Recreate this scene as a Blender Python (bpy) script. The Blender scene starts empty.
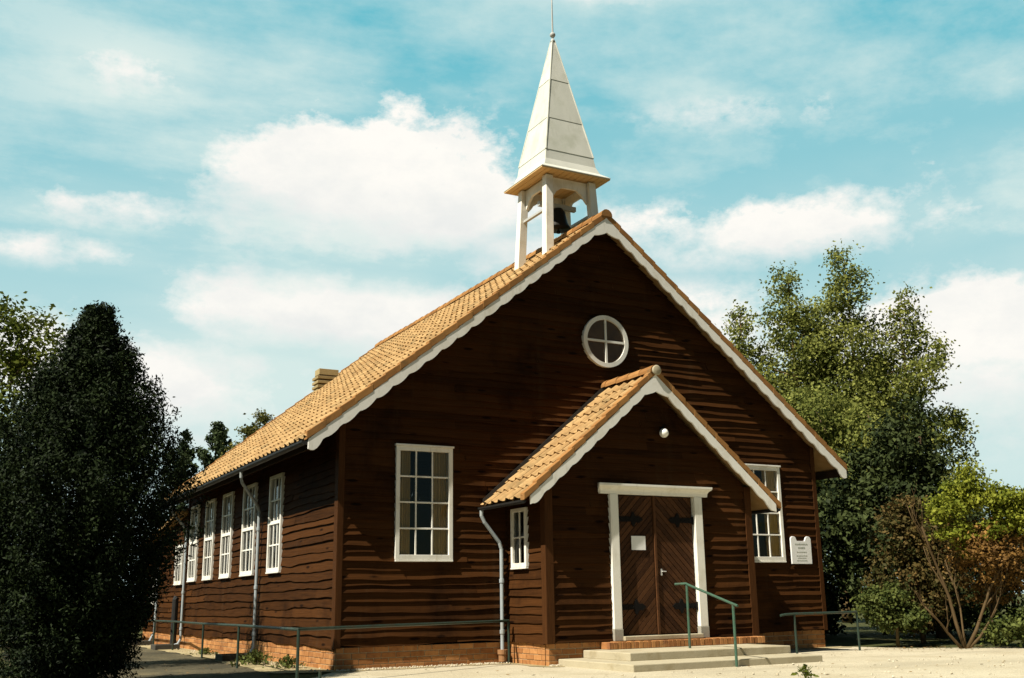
import bpy, math, random
import numpy as np
from mathutils import Vector, Matrix

random.seed(7)
RNG = np.random.default_rng(11)
scene = bpy.context.scene
COL = scene.collection
R = math.radians

# ------------------------------------------------------------------ helpers
class MB:
    """collects faces for ONE mesh object"""
    def __init__(self):
        self.v = []; self.f = []; self.t = []
    def face(self, pts, tint=.5):
        i = len(self.v); self.v += [tuple(p) for p in pts]
        self.f.append(tuple(range(i, i + len(pts)))); self.t.append(tint)
    def box(self, lo, hi, tint=.5, M=None):
        x0, y0, z0 = lo; x1, y1, z1 = hi
        p = [(x0,y0,z0),(x1,y0,z0),(x1,y1,z0),(x0,y1,z0),(x0,y0,z1),(x1,y0,z1),(x1,y1,z1),(x0,y1,z1)]
        if M is not None: p = [tuple(M @ Vector(q)) for q in p]
        i = len(self.v); self.v += p
        for q in ((0,3,2,1),(4,5,6,7),(0,1,5,4),(1,2,6,5),(2,3,7,6),(3,0,4,7)):
            self.f.append(tuple(i + k for k in q)); self.t.append(tint)
    def hexa(self, p, tint=.5):
        i = len(self.v); self.v += [tuple(q) for q in p]
        for q in ((0,3,2,1),(4,5,6,7),(0,1,5,4),(1,2,6,5),(2,3,7,6),(3,0,4,7)):
            self.f.append(tuple(i + k for k in q)); self.t.append(tint)
    def prism(self, poly, ext, tint=.5):
        """poly: list of 3d points (planar); ext: extrusion vector"""
        n = len(poly); i = len(self.v); e = Vector(ext)
        self.v += [tuple(p) for p in poly] + [tuple(Vector(p) + e) for p in poly]
        self.f.append(tuple(range(i, i + n))); self.t.append(tint)
        self.f.append(tuple(range(i + 2*n - 1, i + n - 1, -1))); self.t.append(tint)
        for k in range(n):
            a, b = i + k, i + (k + 1) % n
            self.f.append((b, a, a + n, b + n)); self.t.append(tint)
    def tube(self, pts, rad, seg=8, tint=.5, cap=True):
        pts = [Vector(p) for p in pts]
        rads = rad if isinstance(rad, (list, tuple)) else [rad] * len(pts)
        rings = []; prev = None
        for k, p in enumerate(pts):
            d = (pts[min(k+1, len(pts)-1)] - pts[max(k-1, 0)]).normalized()
            if prev is None:
                a = d.orthogonal().normalized()
            else:
                a = (prev - d * prev.dot(d))
                a = a.normalized() if a.length > 1e-6 else d.orthogonal().normalized()
            prev = a; b = d.cross(a)
            i = len(self.v)
            for s in range(seg):
                an = 2 * math.pi * s / seg
                self.v.append(tuple(p + (a * math.cos(an) + b * math.sin(an)) * rads[k]))
            rings.append(i)
        for k in range(len(rings) - 1):
            for s in range(seg):
                t = (s + 1) % seg
                self.f.append((rings[k]+s, rings[k]+t, rings[k+1]+t, rings[k+1]+s)); self.t.append(tint)
        if cap:
            self.f.append(tuple(rings[0] + s for s in reversed(range(seg)))); self.t.append(tint)
            self.f.append(tuple(rings[-1] + s for s in range(seg))); self.t.append(tint)
    def lathe(self, c, prof, seg=16, tint=.5):
        c = Vector(c); rings = []
        for r_, z in prof:
            i = len(self.v); rings.append(i)
            for s in range(seg):
                a = 2*math.pi*s/seg
                self.v.append((c.x + r_*math.cos(a), c.y + r_*math.sin(a), c.z + z))
        for k in range(len(rings)-1):
            for s in range(seg):
                t = (s+1) % seg
                self.f.append((rings[k]+s, rings[k]+t, rings[k+1]+t, rings[k+1]+s)); self.t.append(tint)
        self.f.append(tuple(rings[0]+s for s in reversed(range(seg)))); self.t.append(tint)
        self.f.append(tuple(rings[-1]+s for s in range(seg))); self.t.append(tint)
    def build(self, name, mat, parent=None, smooth=False, bevel=0):
        off = Vector((0,0,0))
        p = parent
        while p is not None:
            off += p.location; p = p.parent
        me = bpy.data.meshes.new(name)
        me.from_pydata([(a-off.x, b-off.y, c-off.z) for a, b, c in self.v], [], self.f)
        at = me.attributes.new('tint', 'FLOAT', 'FACE')
        at.data.foreach_set('value', np.array(self.t, dtype=np.float32))
        me.materials.append(mat)
        if smooth:
            me.polygons.foreach_set('use_smooth', [True]*len(me.polygons))
        me.update()
        o = bpy.data.objects.new(name, me); COL.objects.link(o)
        if parent is not None: o.parent = parent
        if smooth:
            pass
        if bevel:
            m = o.modifiers.new('Bevel', 'BEVEL'); m.width = bevel; m.segments = 2; m.limit_method = 'ANGLE'; m.angle_limit = R(40)
        return o

def thing(name, label, cat, loc=(0,0,0), group=None):
    o = bpy.data.objects.new(name, None); COL.objects.link(o)
    o.empty_display_size = .2
    o.location = loc
    return tag(o, label, cat, group)
def tag(o, label, cat, group=None):
    o['label'] = label; o['category'] = cat
    if group: o['group'] = group
    return o
def structure(o, label=None):
    o['kind'] = 'structure'
    return o

# ------------------------------------------------------------------ materials
def new_mat(name):
    m = bpy.data.materials.new(name); m.use_nodes = True
    nt = m.node_tree
    for n in list(nt.nodes): nt.nodes.remove(n)
    out = nt.nodes.new('ShaderNodeOutputMaterial')
    return m, nt, out
def N(nt, typ, **kw):
    n = nt.nodes.new(typ)
    for k, v in kw.items():
        if k.startswith('i_'): n.inputs[k[2:].replace('_', ' ')].default_value = v
        else: setattr(n, k, v)
    return n
def L(nt, a, b): nt.links.new(a, b)
def mixc(nt, fac, a, b, mode='MIX'):
    n = nt.nodes.new('ShaderNodeMix'); n.data_type = 'RGBA'; n.blend_type = mode
    for s, v in ((0, fac), (6, a), (7, b)):
        if hasattr(v, 'is_linked') or hasattr(v, 'links'): nt.links.new(v, n.inputs[s])
        else:
            n.inputs[s].default_value = v if s == 0 else (*v, 1)
    return n.outputs[2]
def mth(nt, op, a, b=None, c=None, clamp=False):
    n = nt.nodes.new('ShaderNodeMath'); n.operation = op; n.use_clamp = clamp
    for i, v in enumerate((a, b, c)):
        if v is None: continue
        if hasattr(v, 'links'): nt.links.new(v, n.inputs[i])
        else: n.inputs[i].default_value = v
    return n.outputs[0]
def noise(nt, scale, vec=None, detail=4, rough=.55, mapscale=None):
    n = N(nt, 'ShaderNodeTexNoise'); n.inputs['Scale'].default_value = scale
    n.inputs['Detail'].default_value = detail; n.inputs['Roughness'].default_value = rough
    if vec is None:
        tc = N(nt, 'ShaderNodeTexCoord'); vec = tc.outputs['Object']
    if mapscale:
        mp = N(nt, 'ShaderNodeMapping'); mp.inputs['Scale'].default_value = mapscale
        L(nt, vec, mp.inputs['Vector']); vec = mp.outputs['Vector']
    L(nt, vec, n.inputs['Vector'])
    return n.outputs['Fac']
def rng(nt, v, a, b, c=0., d=1.):
    n = nt.nodes.new('ShaderNodeMapRange'); n.clamp = True
    L(nt, v, n.inputs[0])
    for i, q in enumerate((a, b, c, d)): n.inputs[i+1].default_value = q
    return n.outputs[0]
def tintattr(nt):
    n = N(nt, 'ShaderNodeAttribute'); n.attribute_name = 'tint'; return n.outputs['Fac']
def bump(nt, h, strength=.3, dist=.01):
    n = N(nt, 'ShaderNodeBump'); n.inputs['Strength'].default_value = strength; n.inputs['Distance'].default_value = dist
    L(nt, h, n.inputs['Height']); return n.outputs['Normal']
def surf(name, c0, c1, nscale=6, rough=.8, mapscale=None, tint=True, c2=None, c2scale=1.2, bumps=.25, bscale=None, bdist=.01, spec=.06, knots=None, streak=None, streakc=(.3,.3,.3)):
    """base = lerp(c0,c1) by tint attribute + noise; c2 = stain colour in large patches"""
    m, nt, out = new_mat(name)
    b = N(nt, 'ShaderNodeBsdfPrincipled'); b.inputs['Roughness'].default_value = rough
    b.inputs['Specular IOR Level'].default_value = spec
    n1 = noise(nt, nscale, mapscale=mapscale)
    if tint:
        f = mth(nt, 'ADD', mth(nt, 'MULTIPLY', tintattr(nt), .65), mth(nt, 'MULTIPLY', mth(nt, 'SUBTRACT', n1, .32), .9), clamp=True)
    else:
        f = rng(nt, n1, .3, .7)
    c = mixc(nt, f, c0, c1)
    if c2 is not None:
        s = rng(nt, noise(nt, c2scale, detail=6, rough=.65), .52, .68)
        c = mixc(nt, mth(nt, 'MULTIPLY', s, .8), c, c2)
    if knots:
        v = N(nt, 'ShaderNodeTexVoronoi'); v.inputs['Scale'].default_value = 1.0
        tc = N(nt, 'ShaderNodeTexCoord'); mp = N(nt, 'ShaderNodeMapping'); mp.inputs['Scale'].default_value = knots
        L(nt, tc.outputs['Object'], mp.inputs['Vector']); L(nt, mp.outputs[0], v.inputs['Vector'])
        c = mixc(nt, rng(nt, v.outputs['Distance'], .10, .17, .85, 0), c, (.006,.003,.002))
    if streak:
        st = rng(nt, noise(nt, 1.0, mapscale=streak, detail=6, rough=.7), .56, .74)
        c = mixc(nt, mth(nt, 'MULTIPLY', st, .55), c, streakc)
    L(nt, c, b.inputs['Base Color'])
    if bumps:
        L(nt, bump(nt, noise(nt, bscale or nscale*3, mapscale=mapscale), bumps, bdist), b.inputs['Normal'])
    L(nt, b.outputs[0], out.inputs[0])
    return m
def leafmat(name, c0, c1, trans=.25):
    m, nt, out = new_mat(name)
    c = mixc(nt, tintattr(nt), c0, c1)
    d = N(nt, 'ShaderNodeBsdfPrincipled'); d.inputs['Roughness'].default_value = .55; d.inputs['Specular IOR Level'].default_value = .05
    L(nt, c, d.inputs['Base Color'])
    t = N(nt, 'ShaderNodeBsdfTranslucent'); L(nt, mixc(nt, .5, c, (.16,.2,.02), 'MIX') if False else c, t.inputs['Color'])
    mx = N(nt, 'ShaderNodeMixShader'); mx.inputs[0].default_value = trans
    L(nt, d.outputs[0], mx.inputs[1]); L(nt, t.outputs[0], mx.inputs[2]); L(nt, mx.outputs[0], out.inputs[0])
    return m
def glassmat(name, tintc=(.6,.65,.6)):
    m, nt, out = new_mat(name)
    t = N(nt, 'ShaderNodeBsdfTransparent'); t.inputs[0].default_value = (.93,.93,.90, 1)
    g = N(nt, 'ShaderNodeBsdfGlossy'); g.inputs['Roughness'].default_value = .03
    fr = N(nt, 'ShaderNodeFresnel'); fr.inputs['IOR'].default_value = 1.5
    wob = bump(nt, noise(nt, 3.0, detail=2), .08, .05)
    L(nt, wob, g.inputs['Normal'])
    mx = N(nt, 'ShaderNodeMixShader'); L(nt, fr.outputs[0], mx.inputs[0])
    L(nt, t.outputs[0], mx.inputs[1]); L(nt, g.outputs[0], mx.inputs[2]); L(nt, mx.outputs[0], out.inputs[0])
    return m

M_WOODX = surf('stained boards', (.011,.0052,.0025), (.088,.0345,.0105), 5, .62, (.35,9,14), c2=(.015,.007,.0035), c2scale=.9, bumps=.35, bscale=9, bdist=.006, spec=.02, knots=(1.6,3.4,6.5), streak=(4.5,4.5,.35), streakc=(.062,.034,.016))
M_WOODY = surf('stained boards side', (.011,.0052,.0025), (.088,.0345,.0105), 5, .65, (9,.35,14), c2=(.015,.007,.0035), c2scale=.9, bumps=.35, bscale=9, bdist=.006, spec=.02, knots=(3.4,1.6,6.5), streak=(4.5,4.5,.35), streakc=(.062,.034,.016))
M_POST = surf('corner timber', (.018,.0075,.0032), (.088,.0345,.0105), 6, .65, (9,9,.6), bumps=.3)
M_WHITE = surf('white paint', (.74,.72,.64), (.82,.80,.73), 5, .5, c2=(.60,.56,.45), c2scale=2.2, bumps=.12, bscale=30, bdist=.003, spec=.2, streak=(14,14,1.6), streakc=(.50,.46,.36))
M_BARGE = surf('white bargeboard paint', (.78,.76,.69), (.85,.83,.77), 3, .55, c2=(.66,.61,.50), c2scale=1.6, bumps=.15, bscale=25, bdist=.003, streak=(9,9,1.5), streakc=(.52,.47,.37))
M_SPIRE = surf('weathered spire sheet', (.50,.505,.44), (.66,.655,.585), 3, .55, (1,1,.35), c2=(.45,.46,.38), c2scale=2.0, bumps=.25, bscale=8, bdist=.006, streak=(7,7,.7), streakc=(.40,.40,.33))
M_SOFFIT = surf('golden bounce soffit', (.55,.36,.16), (.70,.50,.26), 6, .6)  # white-painted soffit; golden light off the roof is put into its colour
M_TILE = surf('clay pantile', (.26,.150,.060), (.47,.310,.142), 7, .8, c2=(.17,.125,.060), c2scale=2.6, bumps=.3, bscale=45, bdist=.004, streak=(3.2,3.2,3.2), streakc=(.10,.085,.045))
M_VERGE = surf('clay verge tile', (.21,.095,.032), (.40,.205,.070), 7, .8, c2=(.26,.15,.06), c2scale=2, bumps=.3, bscale=45, bdist=.004, streak=(4,4,4), streakc=(.11,.085,.045))
M_UNDER = surf('roof underside', (.03,.02,.012), (.05,.03,.018), 4, .9, tint=False, bumps=0)
M_BRICK = surf('plinth brick', (.25,.100,.035), (.50,.250,.095), 14, .85, c2=(.20,.085,.04), c2scale=5, bumps=.4, bscale=60, bdist=.004, streak=(1.6,1.6,3), streakc=(.12,.07,.04))
M_MORTAR = surf('mortar', (.34,.28,.18), (.44,.37,.25), 20, .95, tint=False, bumps=.3)
M_CHIM = surf('buff chimney brick', (.25,.19,.09), (.40,.32,.17), 10, .9)
M_CHIMDARK = surf('dark chimney joints', (.05,.035,.02), (.09,.06,.03), 10, .9)  # dark core showing in the gaps between the chimney courses
M_DOOR = surf('door boards', (.024,.011,.006), (.098,.043,.018), 9, .5, (4,4,4), c2=(.025,.012,.007), c2scale=2.5, bumps=.2, bscale=30, bdist=.003)
M_IRON = surf('black iron', (.006,.006,.006), (.014,.012,.011), 20, .6, bumps=.2, spec=.04)
M_GUTTER = surf('gutter', (.016,.016,.016), (.035,.033,.03), 10, .45, bumps=.1, spec=.2)
M_PIPE = surf('grey downpipe', (.27,.31,.33), (.38,.42,.43), 8, .45, c2=(.30,.30,.26), c2scale=3, bumps=.1, spec=.2)
M_CLAY = surf('clay collar', (.22,.11,.05), (.35,.19,.09), 10, .85)
M_GREEN = surf('green railing paint', (.030,.075,.050), (.075,.140,.095), 14, .4, c2=(.07,.06,.04), c2scale=9, bumps=.15, spec=.2)
M_DKRAIL = surf('dark railing paint', (.016,.030,.022), (.040,.062,.046), 14, .4, c2=(.05,.035,.02), c2scale=9, bumps=.15, spec=.2)
M_CONC = surf('step concrete', (.34,.30,.20), (.45,.40,.285), 5, .9, c2=(.30,.25,.15), c2scale=2.3, bumps=.4, bscale=40, bdist=.006, streak=(2.2,2.2,6), streakc=(.20,.17,.11))
M_DKCONC = surf('dark gully concrete', (.045,.042,.035), (.09,.082,.065), 12, .9, bumps=.4)  # dark concrete colour for the drain surrounds
M_PAPER = surf('paper', (.74,.74,.72), (.82,.82,.80), 4, .7, tint=False, bumps=0)
M_INK = surf('faded ink', (.30,.33,.28), (.42,.44,.38), 30, .8, tint=False, bumps=0)
M_CURT = surf('beige curtain', (.56,.39,.15), (.72,.53,.25), 5, .9, bumps=.1)
M_BROWNCURT = surf('brown lining behind glass', (.20,.105,.035), (.30,.165,.06), 3, .9, tint=False, bumps=0)
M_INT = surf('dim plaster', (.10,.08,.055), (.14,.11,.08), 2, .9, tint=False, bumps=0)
M_BELL = surf('dark bronze', (.012,.011,.010), (.03,.026,.02), 8, .4)
M_GLASS = glassmat('window glass')
M_METAL = surf('dull galvanised metal', (.35,.35,.33), (.5,.5,.47), 20, .4, spec=.2)
M_BARK = surf('bark', (.05,.035,.02), (.13,.095,.055), 18, .9, (3,3,.7), bumps=.5, bscale=30, bdist=.01)
M_BARKMID = surf('brown stems', (.06,.038,.018), (.125,.085,.042), 18, .85, (3,3,.7), bumps=.4, bscale=30, bdist=.008)
M_BARKPALE = surf('pale thin bark', (.10,.065,.03), (.20,.14,.065), 18, .85, (3,3,.7), bumps=.4, bscale=30, bdist=.008)  # paler bark for the poplar and the low bush
m, nt, out = new_mat('opal globe'); b = N(nt, 'ShaderNodeBsdfPrincipled'); b.inputs['Base Color'].default_value = (.85,.83,.76,1); b.inputs['Roughness'].default_value = .15
L(nt, b.outputs[0], out.inputs[0]); M_GLOBE = m

# ------------------------------------------------------------------ dimensions (metres), fitted to the photograph
W = 4.6; LEN = 10.25; OV = .2715; SL = (7.3043-3.1844)/5.125; APEX = 7.3043; EAVE_X = 5.125
def RF(x): return APEX - SL*abs(x)
PX = .04; PH = 1.908; PY = -1.21; POV = .232; PAP = 4.42; PEX = 2.36; PSL = (4.42-2.40)/2.36
def RP(x): return PAP - PSL*abs(x-PX)
HB = .302

# ------------------------------------------------------------------ the chapel
chapel = thing('chapel', 'dark brown boarded timber chapel with orange tiled roof, porch and white bell turret', 'chapel')

def board_wall(mb, org, ud, nd, z0, z1, limits, openings=(), pitch=.126, thick=.028, amp=.0115, seed=0, brk=3.2):
    rs = random.Random(seed); org = Vector(org); ud = Vector(ud); nd = Vector(nd)
    z = z0
    def P(u, zz, off): return org + ud*u + nd*off + Vector((0,0,zz))
    while z < z1 - .02:
        h = pitch*rs.uniform(.86, 1.14)
        zb, zt = z, min(z + h + .03, z1)
        if z + h > z1: h = z1 - z
        ph = [rs.uniform(0, 6.28) for _ in range(5)]; kk = [rs.uniform(.7,1.4), rs.uniform(1.8,3), rs.uniform(4,6.5), rs.uniform(8,12)]
        am = amp*rs.uniform(.5, 1.5)
        def wave(u): return am*(.8*math.sin(kk[0]*u+ph[0]) + .6*math.sin(kk[1]*u+ph[1]) + .45*math.sin(kk[2]*u+ph[2])*(.5+.5*math.sin(.9*u+ph[4])) + .25*math.sin(kk[3]*u+ph[3]))
        u0b, u1b = limits(zb); u0t, u1t = limits(zt)
        if u1b - u0b < .06: break
        ops = [o for o in openings if o[2] < zt and o[3] > zb]
        cuts = {u0b, u1b}
        for o in ops:
            cuts.add(max(u0b, min(u1b, o[0]))); cuts.add(max(u0b, min(u1b, o[1])))
        u = u0b + rs.uniform(.6, brk)
        joints = []
        while u < u1b - .5:
            joints.append(u); cuts.add(u); u += rs.uniform(.6, 1.4)*brk
        cuts = sorted(cuts)
        tint = .22+.56*rs.random(); th = thick*rs.uniform(.75, 1.2)
        for a, b_ in zip(cuts, cuts[1:]):
            if b_ - a < 1e-4: continue
            if any(abs(a-j) < 1e-6 for j in joints):
                tint = .22+.56*rs.random(); th = thick*rs.uniform(.75, 1.2)
            mid = (a+b_)/2
            inside = [o for o in ops if o[0] < mid < o[1]]
            if inside:
                o = inside[0]; pcs = []
                if zb < o[2] - .004: pcs.append((zb, o[2], True))
                if zt > o[3] + .004: pcs.append((o[3], zt, False))
            else: pcs = [(zb, zt, True)]
            for (pa, pb, full) in pcs:
                n = max(1, int((b_-a)/.11)); prev = None
                for k in range(n+1):
                    uu = a + (b_-a)*k/n
                    g = lambda zz: th*(1-(zz-zb)/max(.05, h+.03))
                    w = wave(uu) if full else 0
                    wt = min(pa + w, pb - .003)
                    ut = min(max(uu, u0t), u1t); ub = min(max(uu, u0b), u1b)
                    if pb < zt: ut = ub
                    tp = P(ut, pb, g(pb)); bt = P(ub, wt, g(pa)); bk = P(ub, wt+.003, g(pa)-.03)
                    if prev:
                        mb.face((prev[1], bt, tp, prev[0]), tint)
                        mb.face((prev[2], bk, bt, prev[1]), tint)
                    prev = (tp, bt, bk)
        z += h

# window openings (u0,u1,z0,z1)
FW_L = (-3.755, -2.827, 1.512, 3.188); FW_R = (2.827, 3.755, 1.512, 3.188)
SIDE_W = [(2.77, 3.52), (4.44, 5.30), (6.12, 6.90), (7.62, 8.40), (9.12, 9.88), (10.55, 11.35)]
SIDE_W = [(a, b) for a, b in SIDE_W]
SZ = (1.44, 3.06)
ANX_L = 15.35
def anx_top(y): return 2.98 - (y-LEN)*.12

mb = MB()
op = [(a+.02, b-.02, c+.02, d-.02) for a, b, c, d in (FW_L, FW_R)]
op.append((PX-PH+.15, PX+PH-.15, .2, 2.6))
board_wall(mb, (0,0,0), (1,0,0), (0,-1,0), HB, APEX-.02, lambda z: (-min(W-.03, (APEX-.01-z)/SL), min(W-.03, (APEX-.01-z)/SL)), op, seed=3, thick=.042, amp=.014, pitch=.116)
wall_front = mb.build('wall', M_WOODX, chapel)
mb = MB()
op = [(a+.02, b-.02, SZ[0]+.02, SZ[1]-.02) for a, b in SIDE_W[:5]]
board_wall(mb, (-W,0,0), (0,1,0), (-1,0,0), HB, RF(W)-.01, lambda z: (.03, LEN), op, seed=5, thick=.029, amp=.0145, brk=5.5)
mb.build('wall', M_WOODY, chapel)
mb = MB()
board_wall(mb, (W,0,0), (0,1,0), (1,0,0), HB, RF(W)-.01, lambda z: (.03, LEN), (), seed=6)
mb.build('wall', M_WOODY, chapel)
mb = MB()
board_wall(mb, (0,LEN,0), (1,0,0), (0,1,0), HB, APEX-.02, lambda z: (-min(W-.03, (APEX-.01-z)/SL), min(W-.03, (APEX-.01-z)/SL)), (), seed=8)
mb.build('wall', M_WOODX, chapel)
# rear annex
AW = (13.72, 14.38, .98, 1.62)
mb = MB()
board_wall(mb, (-W,LEN,0), (0,1,0), (-1,0,0), HB, 2.93, lambda z: (.0, min(ANX_L-LEN, (2.96-z)/.12)), [(AW[0]-LEN+.02, AW[1]-LEN-.02, AW[2]+.02, AW[3]-.02), (10.55-LEN+.02, 11.35-LEN-.02, 1.42, 2.26)], seed=9)
board_wall(mb, (W,LEN,0), (0,1,0), (1,0,0), HB, 2.93, lambda z: (.0, min(ANX_L-LEN, (2.96-z)/.12)), (), seed=10)
mb.build('wall', M_WOODY, chapel)
mb = MB()
board_wall(mb, (0,ANX_L,0), (1,0,0), (0,1,0), HB, anx_top(ANX_L)-.02, lambda z: (-W, W), (), seed=12)
mb.build('wall', M_WOODX, chapel)
# corner posts
for x in (-W, W):
    for y in (0, LEN):
        mb = MB(); sx = -1 if x < 0 else 1; sy = -1 if y == 0 else 1
        xa, xb = sorted((x - sx*.05, x + sx*.046)); ya, yb = sorted((y - sy*.10, y + sy*.046))
        mb.box((xa, ya, HB-.01), (xb, yb, RF(W)+.0), .55)
        mb.build('corner_post', M_POST, chapel, bevel=.006)
# porch boards
DOOR_X0, DOOR_X1 = -.64, .805
mb = MB()
board_wall(mb, (0,PY,0), (1,0,0), (0,-1,0), HB, PAP-.2, lambda z: (-min(PH-PX-.03, (PAP-.18-z)/PSL-PX), min(PH+PX-.03, (PAP-.18-z)/PSL+PX)), [(DOOR_X0-.06, DOOR_X1+.06, .2, 2.5)], seed=21, thick=.040, pitch=.118)
mb.build('porch_wall', M_WOODX, chapel)
PW = (-.70, -.22, 1.39, 2.27)
mb = MB()
xl = PX-PH
board_wall(mb, (xl,0,0), (0,1,0), (-1,0,0), HB, RP(xl)-.16, lambda z: (PY+.03, -.03), [(PW[0]+.02, PW[1]-.02, PW[2]+.02, PW[3]-.02)], seed=22, thick=.029, amp=.0135, brk=2.5)
mb.build('porch_wall', M_WOODY, chapel)
mb = MB()
board_wall(mb, (PX+PH,0,0), (0,1,0), (1,0,0), HB, RP(xl)-.16, lambda z: (PY+.03, -.03), (), seed=23, brk=2.5)
mb.build('porch_wall', M_WOODY, chapel)
for sx in (-1, 1):
    mb = MB(); x = PX + sx*PH; xa, xb = sorted((x - sx*.09, x + sx*.046))
    mb.box((xa, PY-.046, HB-.01), (xb, PY+.09, RP(xl)-.14), .6)
    mb.build('corner_post', M_POST, chapel, bevel=.006)

# brick plinth: real bricks over a recessed mortar core
def bricks(mb, mo, org, ud, nd, length, z0, z1, seed, depth=.10):
    rs = random.Random(seed); org = Vector(org); ud = Vector(ud); nd = Vector(nd)
    n = max(1, round((z1-z0)/.075)); ch = (z1-z0)/n
    def bx(m_, u0, u1, f0, f1, za, zb, t):
        p = []
        for zz in (za, zb):
            for (uu, ff) in ((u0, f1), (u1, f1), (u1, f0), (u0, f0)):
                p.append(org + ud*uu + nd*ff + Vector((0,0,zz)))
        m_.hexa(p, t)
    bx(mo, 0.014, length-.014, -depth, -.009, z0-.1, z1-.003, .5)
    for k in range(n):
        u = -.1125 if k % 2 else 0
        while u < length:
            a, b_ = max(u, 0)+.005, min(u+.225, length)-.005
            if b_ - a > .03:
                f = rs.uniform(-.003, .002)
                bx(mb, a, b_, -depth+.01, f, z0+k*ch+.005+rs.uniform(-.001,.001), z0+(k+1)*ch-.005, rs.random())
            u += .225
mb, mo = MB(), MB()
bricks(mb, mo, (-W,.0,0), (1,0,0), (0,-1,0), 2*W, -.02, HB, 1)
bricks(mb, mo, (-W,.105,0), (0,1,0), (-1,0,0), ANX_L-.2, -.02, HB, 2)
bricks(mb, mo, (W,.105,0), (0,1,0), (1,0,0), ANX_L-.2, -.02, HB, 3)
bricks(mb, mo, (-W,ANX_L,0), (1,0,0), (0,1,0), 2*W, -.02, HB, 4)
bricks(mb, mo, (PX-PH,PY,0), (1,0,0), (0,-1,0), 2*PH, -.02, HB, 5)
bricks(mb, mo, (PX-PH,PY+.105,0), (0,1,0), (-1,0,0), -PY-.11, -.02, HB, 6)
bricks(mb, mo, (PX+PH,PY+.105,0), (0,1,0), (1,0,0), -PY-.11, -.02, HB, 7)
pl = mb.build('brick_plinth', M_BRICK, chapel, bevel=.003)
mo.build('mortar', M_MORTAR, pl)

# ------------------------------------------------------------------ roofs
def pantiles(mb, org, ad, ud, nd, length, slope, pitch, gauge, seed, amp=.034):
    """org: lower corner; ad: along the eave; ud: up the slope; nd: outward normal"""
    rs = random.Random(seed); org, ad, ud, nd = map(Vector, (org, ad, ud, nd))
    nc = max(1, round(length/pitch)); pitch = length/nc
    nr = max(1, round(slope/gauge)); gauge = slope/nr
    prof = [0, .1, .22, .34, .5, .66, .82, 1.0]
    def hp(s):   # pantile roll then trough
        return amp*(math.cos((s/.44-.5)*math.pi) if s < .44 else -.42*math.sin((s-.44)/.56*math.pi))
    for r_ in range(nr):
        for c in range(nc):
            j = rs.uniform(-.005, .005); t = min(1, max(0, rs.gauss(.5, .22))); k = rs.uniform(-.008, .008); sk = rs.uniform(-.004,.004)
            lo, hi, lip = [], [], []
            for s in prof:
                base = org + ad*((c+s)*pitch)
                h = hp(s)
                lo.append(base + ud*(r_*gauge - .02 + k + sk*s) + nd*(h+.040+j))
                hi.append(base + ud*((r_+1)*gauge + .035) + nd*(h+.006+j))
                lip.append(base + ud*(r_*gauge - .018 + k + sk*s) + nd*(h+.018+j))
            for a in range(len(prof)-1):
                mb.face((lo[a], lo[a+1], hi[a+1], hi[a]), t)
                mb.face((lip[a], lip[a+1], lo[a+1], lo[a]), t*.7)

cs = 1/math.sqrt(1+SL*SL); sn = SL*cs
Y0 = -OV-.03; RL = LEN+2*OV+.06
TB = .05
mb = MB()
for s in (-1, 1):
    ex = EAVE_X+.06
    org = (s*ex, Y0, RF(ex)+TB)
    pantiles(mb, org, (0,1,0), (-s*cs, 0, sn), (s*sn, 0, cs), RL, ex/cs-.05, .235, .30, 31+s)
    for z in (.018,):
        mb.face(((s*ex, Y0+.05, RF(ex)+z), (s*ex, Y0+RL-.05, RF(ex)+z), (0, Y0+RL-.05, RF(0)+z), (0, Y0+.05, RF(0)+z)), .2)
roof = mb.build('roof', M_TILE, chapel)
def verge(mb, yf, yb_, apex, slope_k, half, cx, gauge, seed, z0, z1):
    """overlapping verge tiles stepping up the rake"""
    rs = random.Random(seed)
    c_ = 1/math.sqrt(1+slope_k**2); n = int(half/(gauge*c_))+1
    for s in (-1, 1):
        for k in range(n):
            xa = half - k*gauge*c_ + .02; xb = max(0.0, half - (k+1)*gauge*c_ - .03)
            if xa - xb < .05: continue
            j = rs.uniform(-.006, .006); t = min(1, max(0, rs.gauss(.5, .25)))
            up = .028
            za, zb = apex - slope_k*xa, apex - slope_k*xb
            x1, x2 = cx + s*xa, cx + s*xb
            f = yf - rs.uniform(0, .006)
            p = [(x1, f, za+z0+up), (x2, f, zb+z0), (x2, yb_, zb+z0), (x1, yb_, za+z0+up),
                 (x1, f, za+z1+up+j), (x2, f, zb+z1+j), (x2, yb_, zb+z1+j), (x1, yb_, za+z1+up+j)]
            mb.hexa(p, t)
mb = MB(); verge(mb, -OV-.030, -OV+.09, APEX, SL, EAVE_X+.07, 0, .30, 41, .022, .142)
mb.build('verge_tiles', M_VERGE, roof, bevel=.008)
mb = MB(); verge(mb, LEN+OV-.09, LEN+OV+.03, APEX, SL, EAVE_X+.07, 0, .30, 42, .035, .135)
mb.build('verge_tiles', M_VERGE, roof, bevel=.008)
def ridge(mb, x, z, y0, y1, seed, rad=.105, l=.33):
    rs = random.Random(seed); y = y0
    while y < y1 - .02:
        e = min(y+l+.03, y1); t = rs.random()*.9; j = rs.uniform(-.006, .006)
        a = []; b_ = []
        for k in range(9):
            an = math.pi*(k/8*1.1 - .05)
            a.append((x+rad*1.07*math.cos(an), y, z+j+rad*1.07*math.sin(an)))
            b_.append((x+rad*math.cos(an), e, z+j+rad*math.sin(an)-.006))
        for k in range(8): mb.face((a[k], b_[k], b_[k+1], a[k+1]), t)
        mb.face(list(reversed(a)), t)
        mb.face(b_, t)
        y += l
mb = MB(); ridge(mb, 0, APEX+.07, Y0-.02, Y0+RL+.02, 51)
mb.build('ridge_tiles', M_VERGE, roof)

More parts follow.
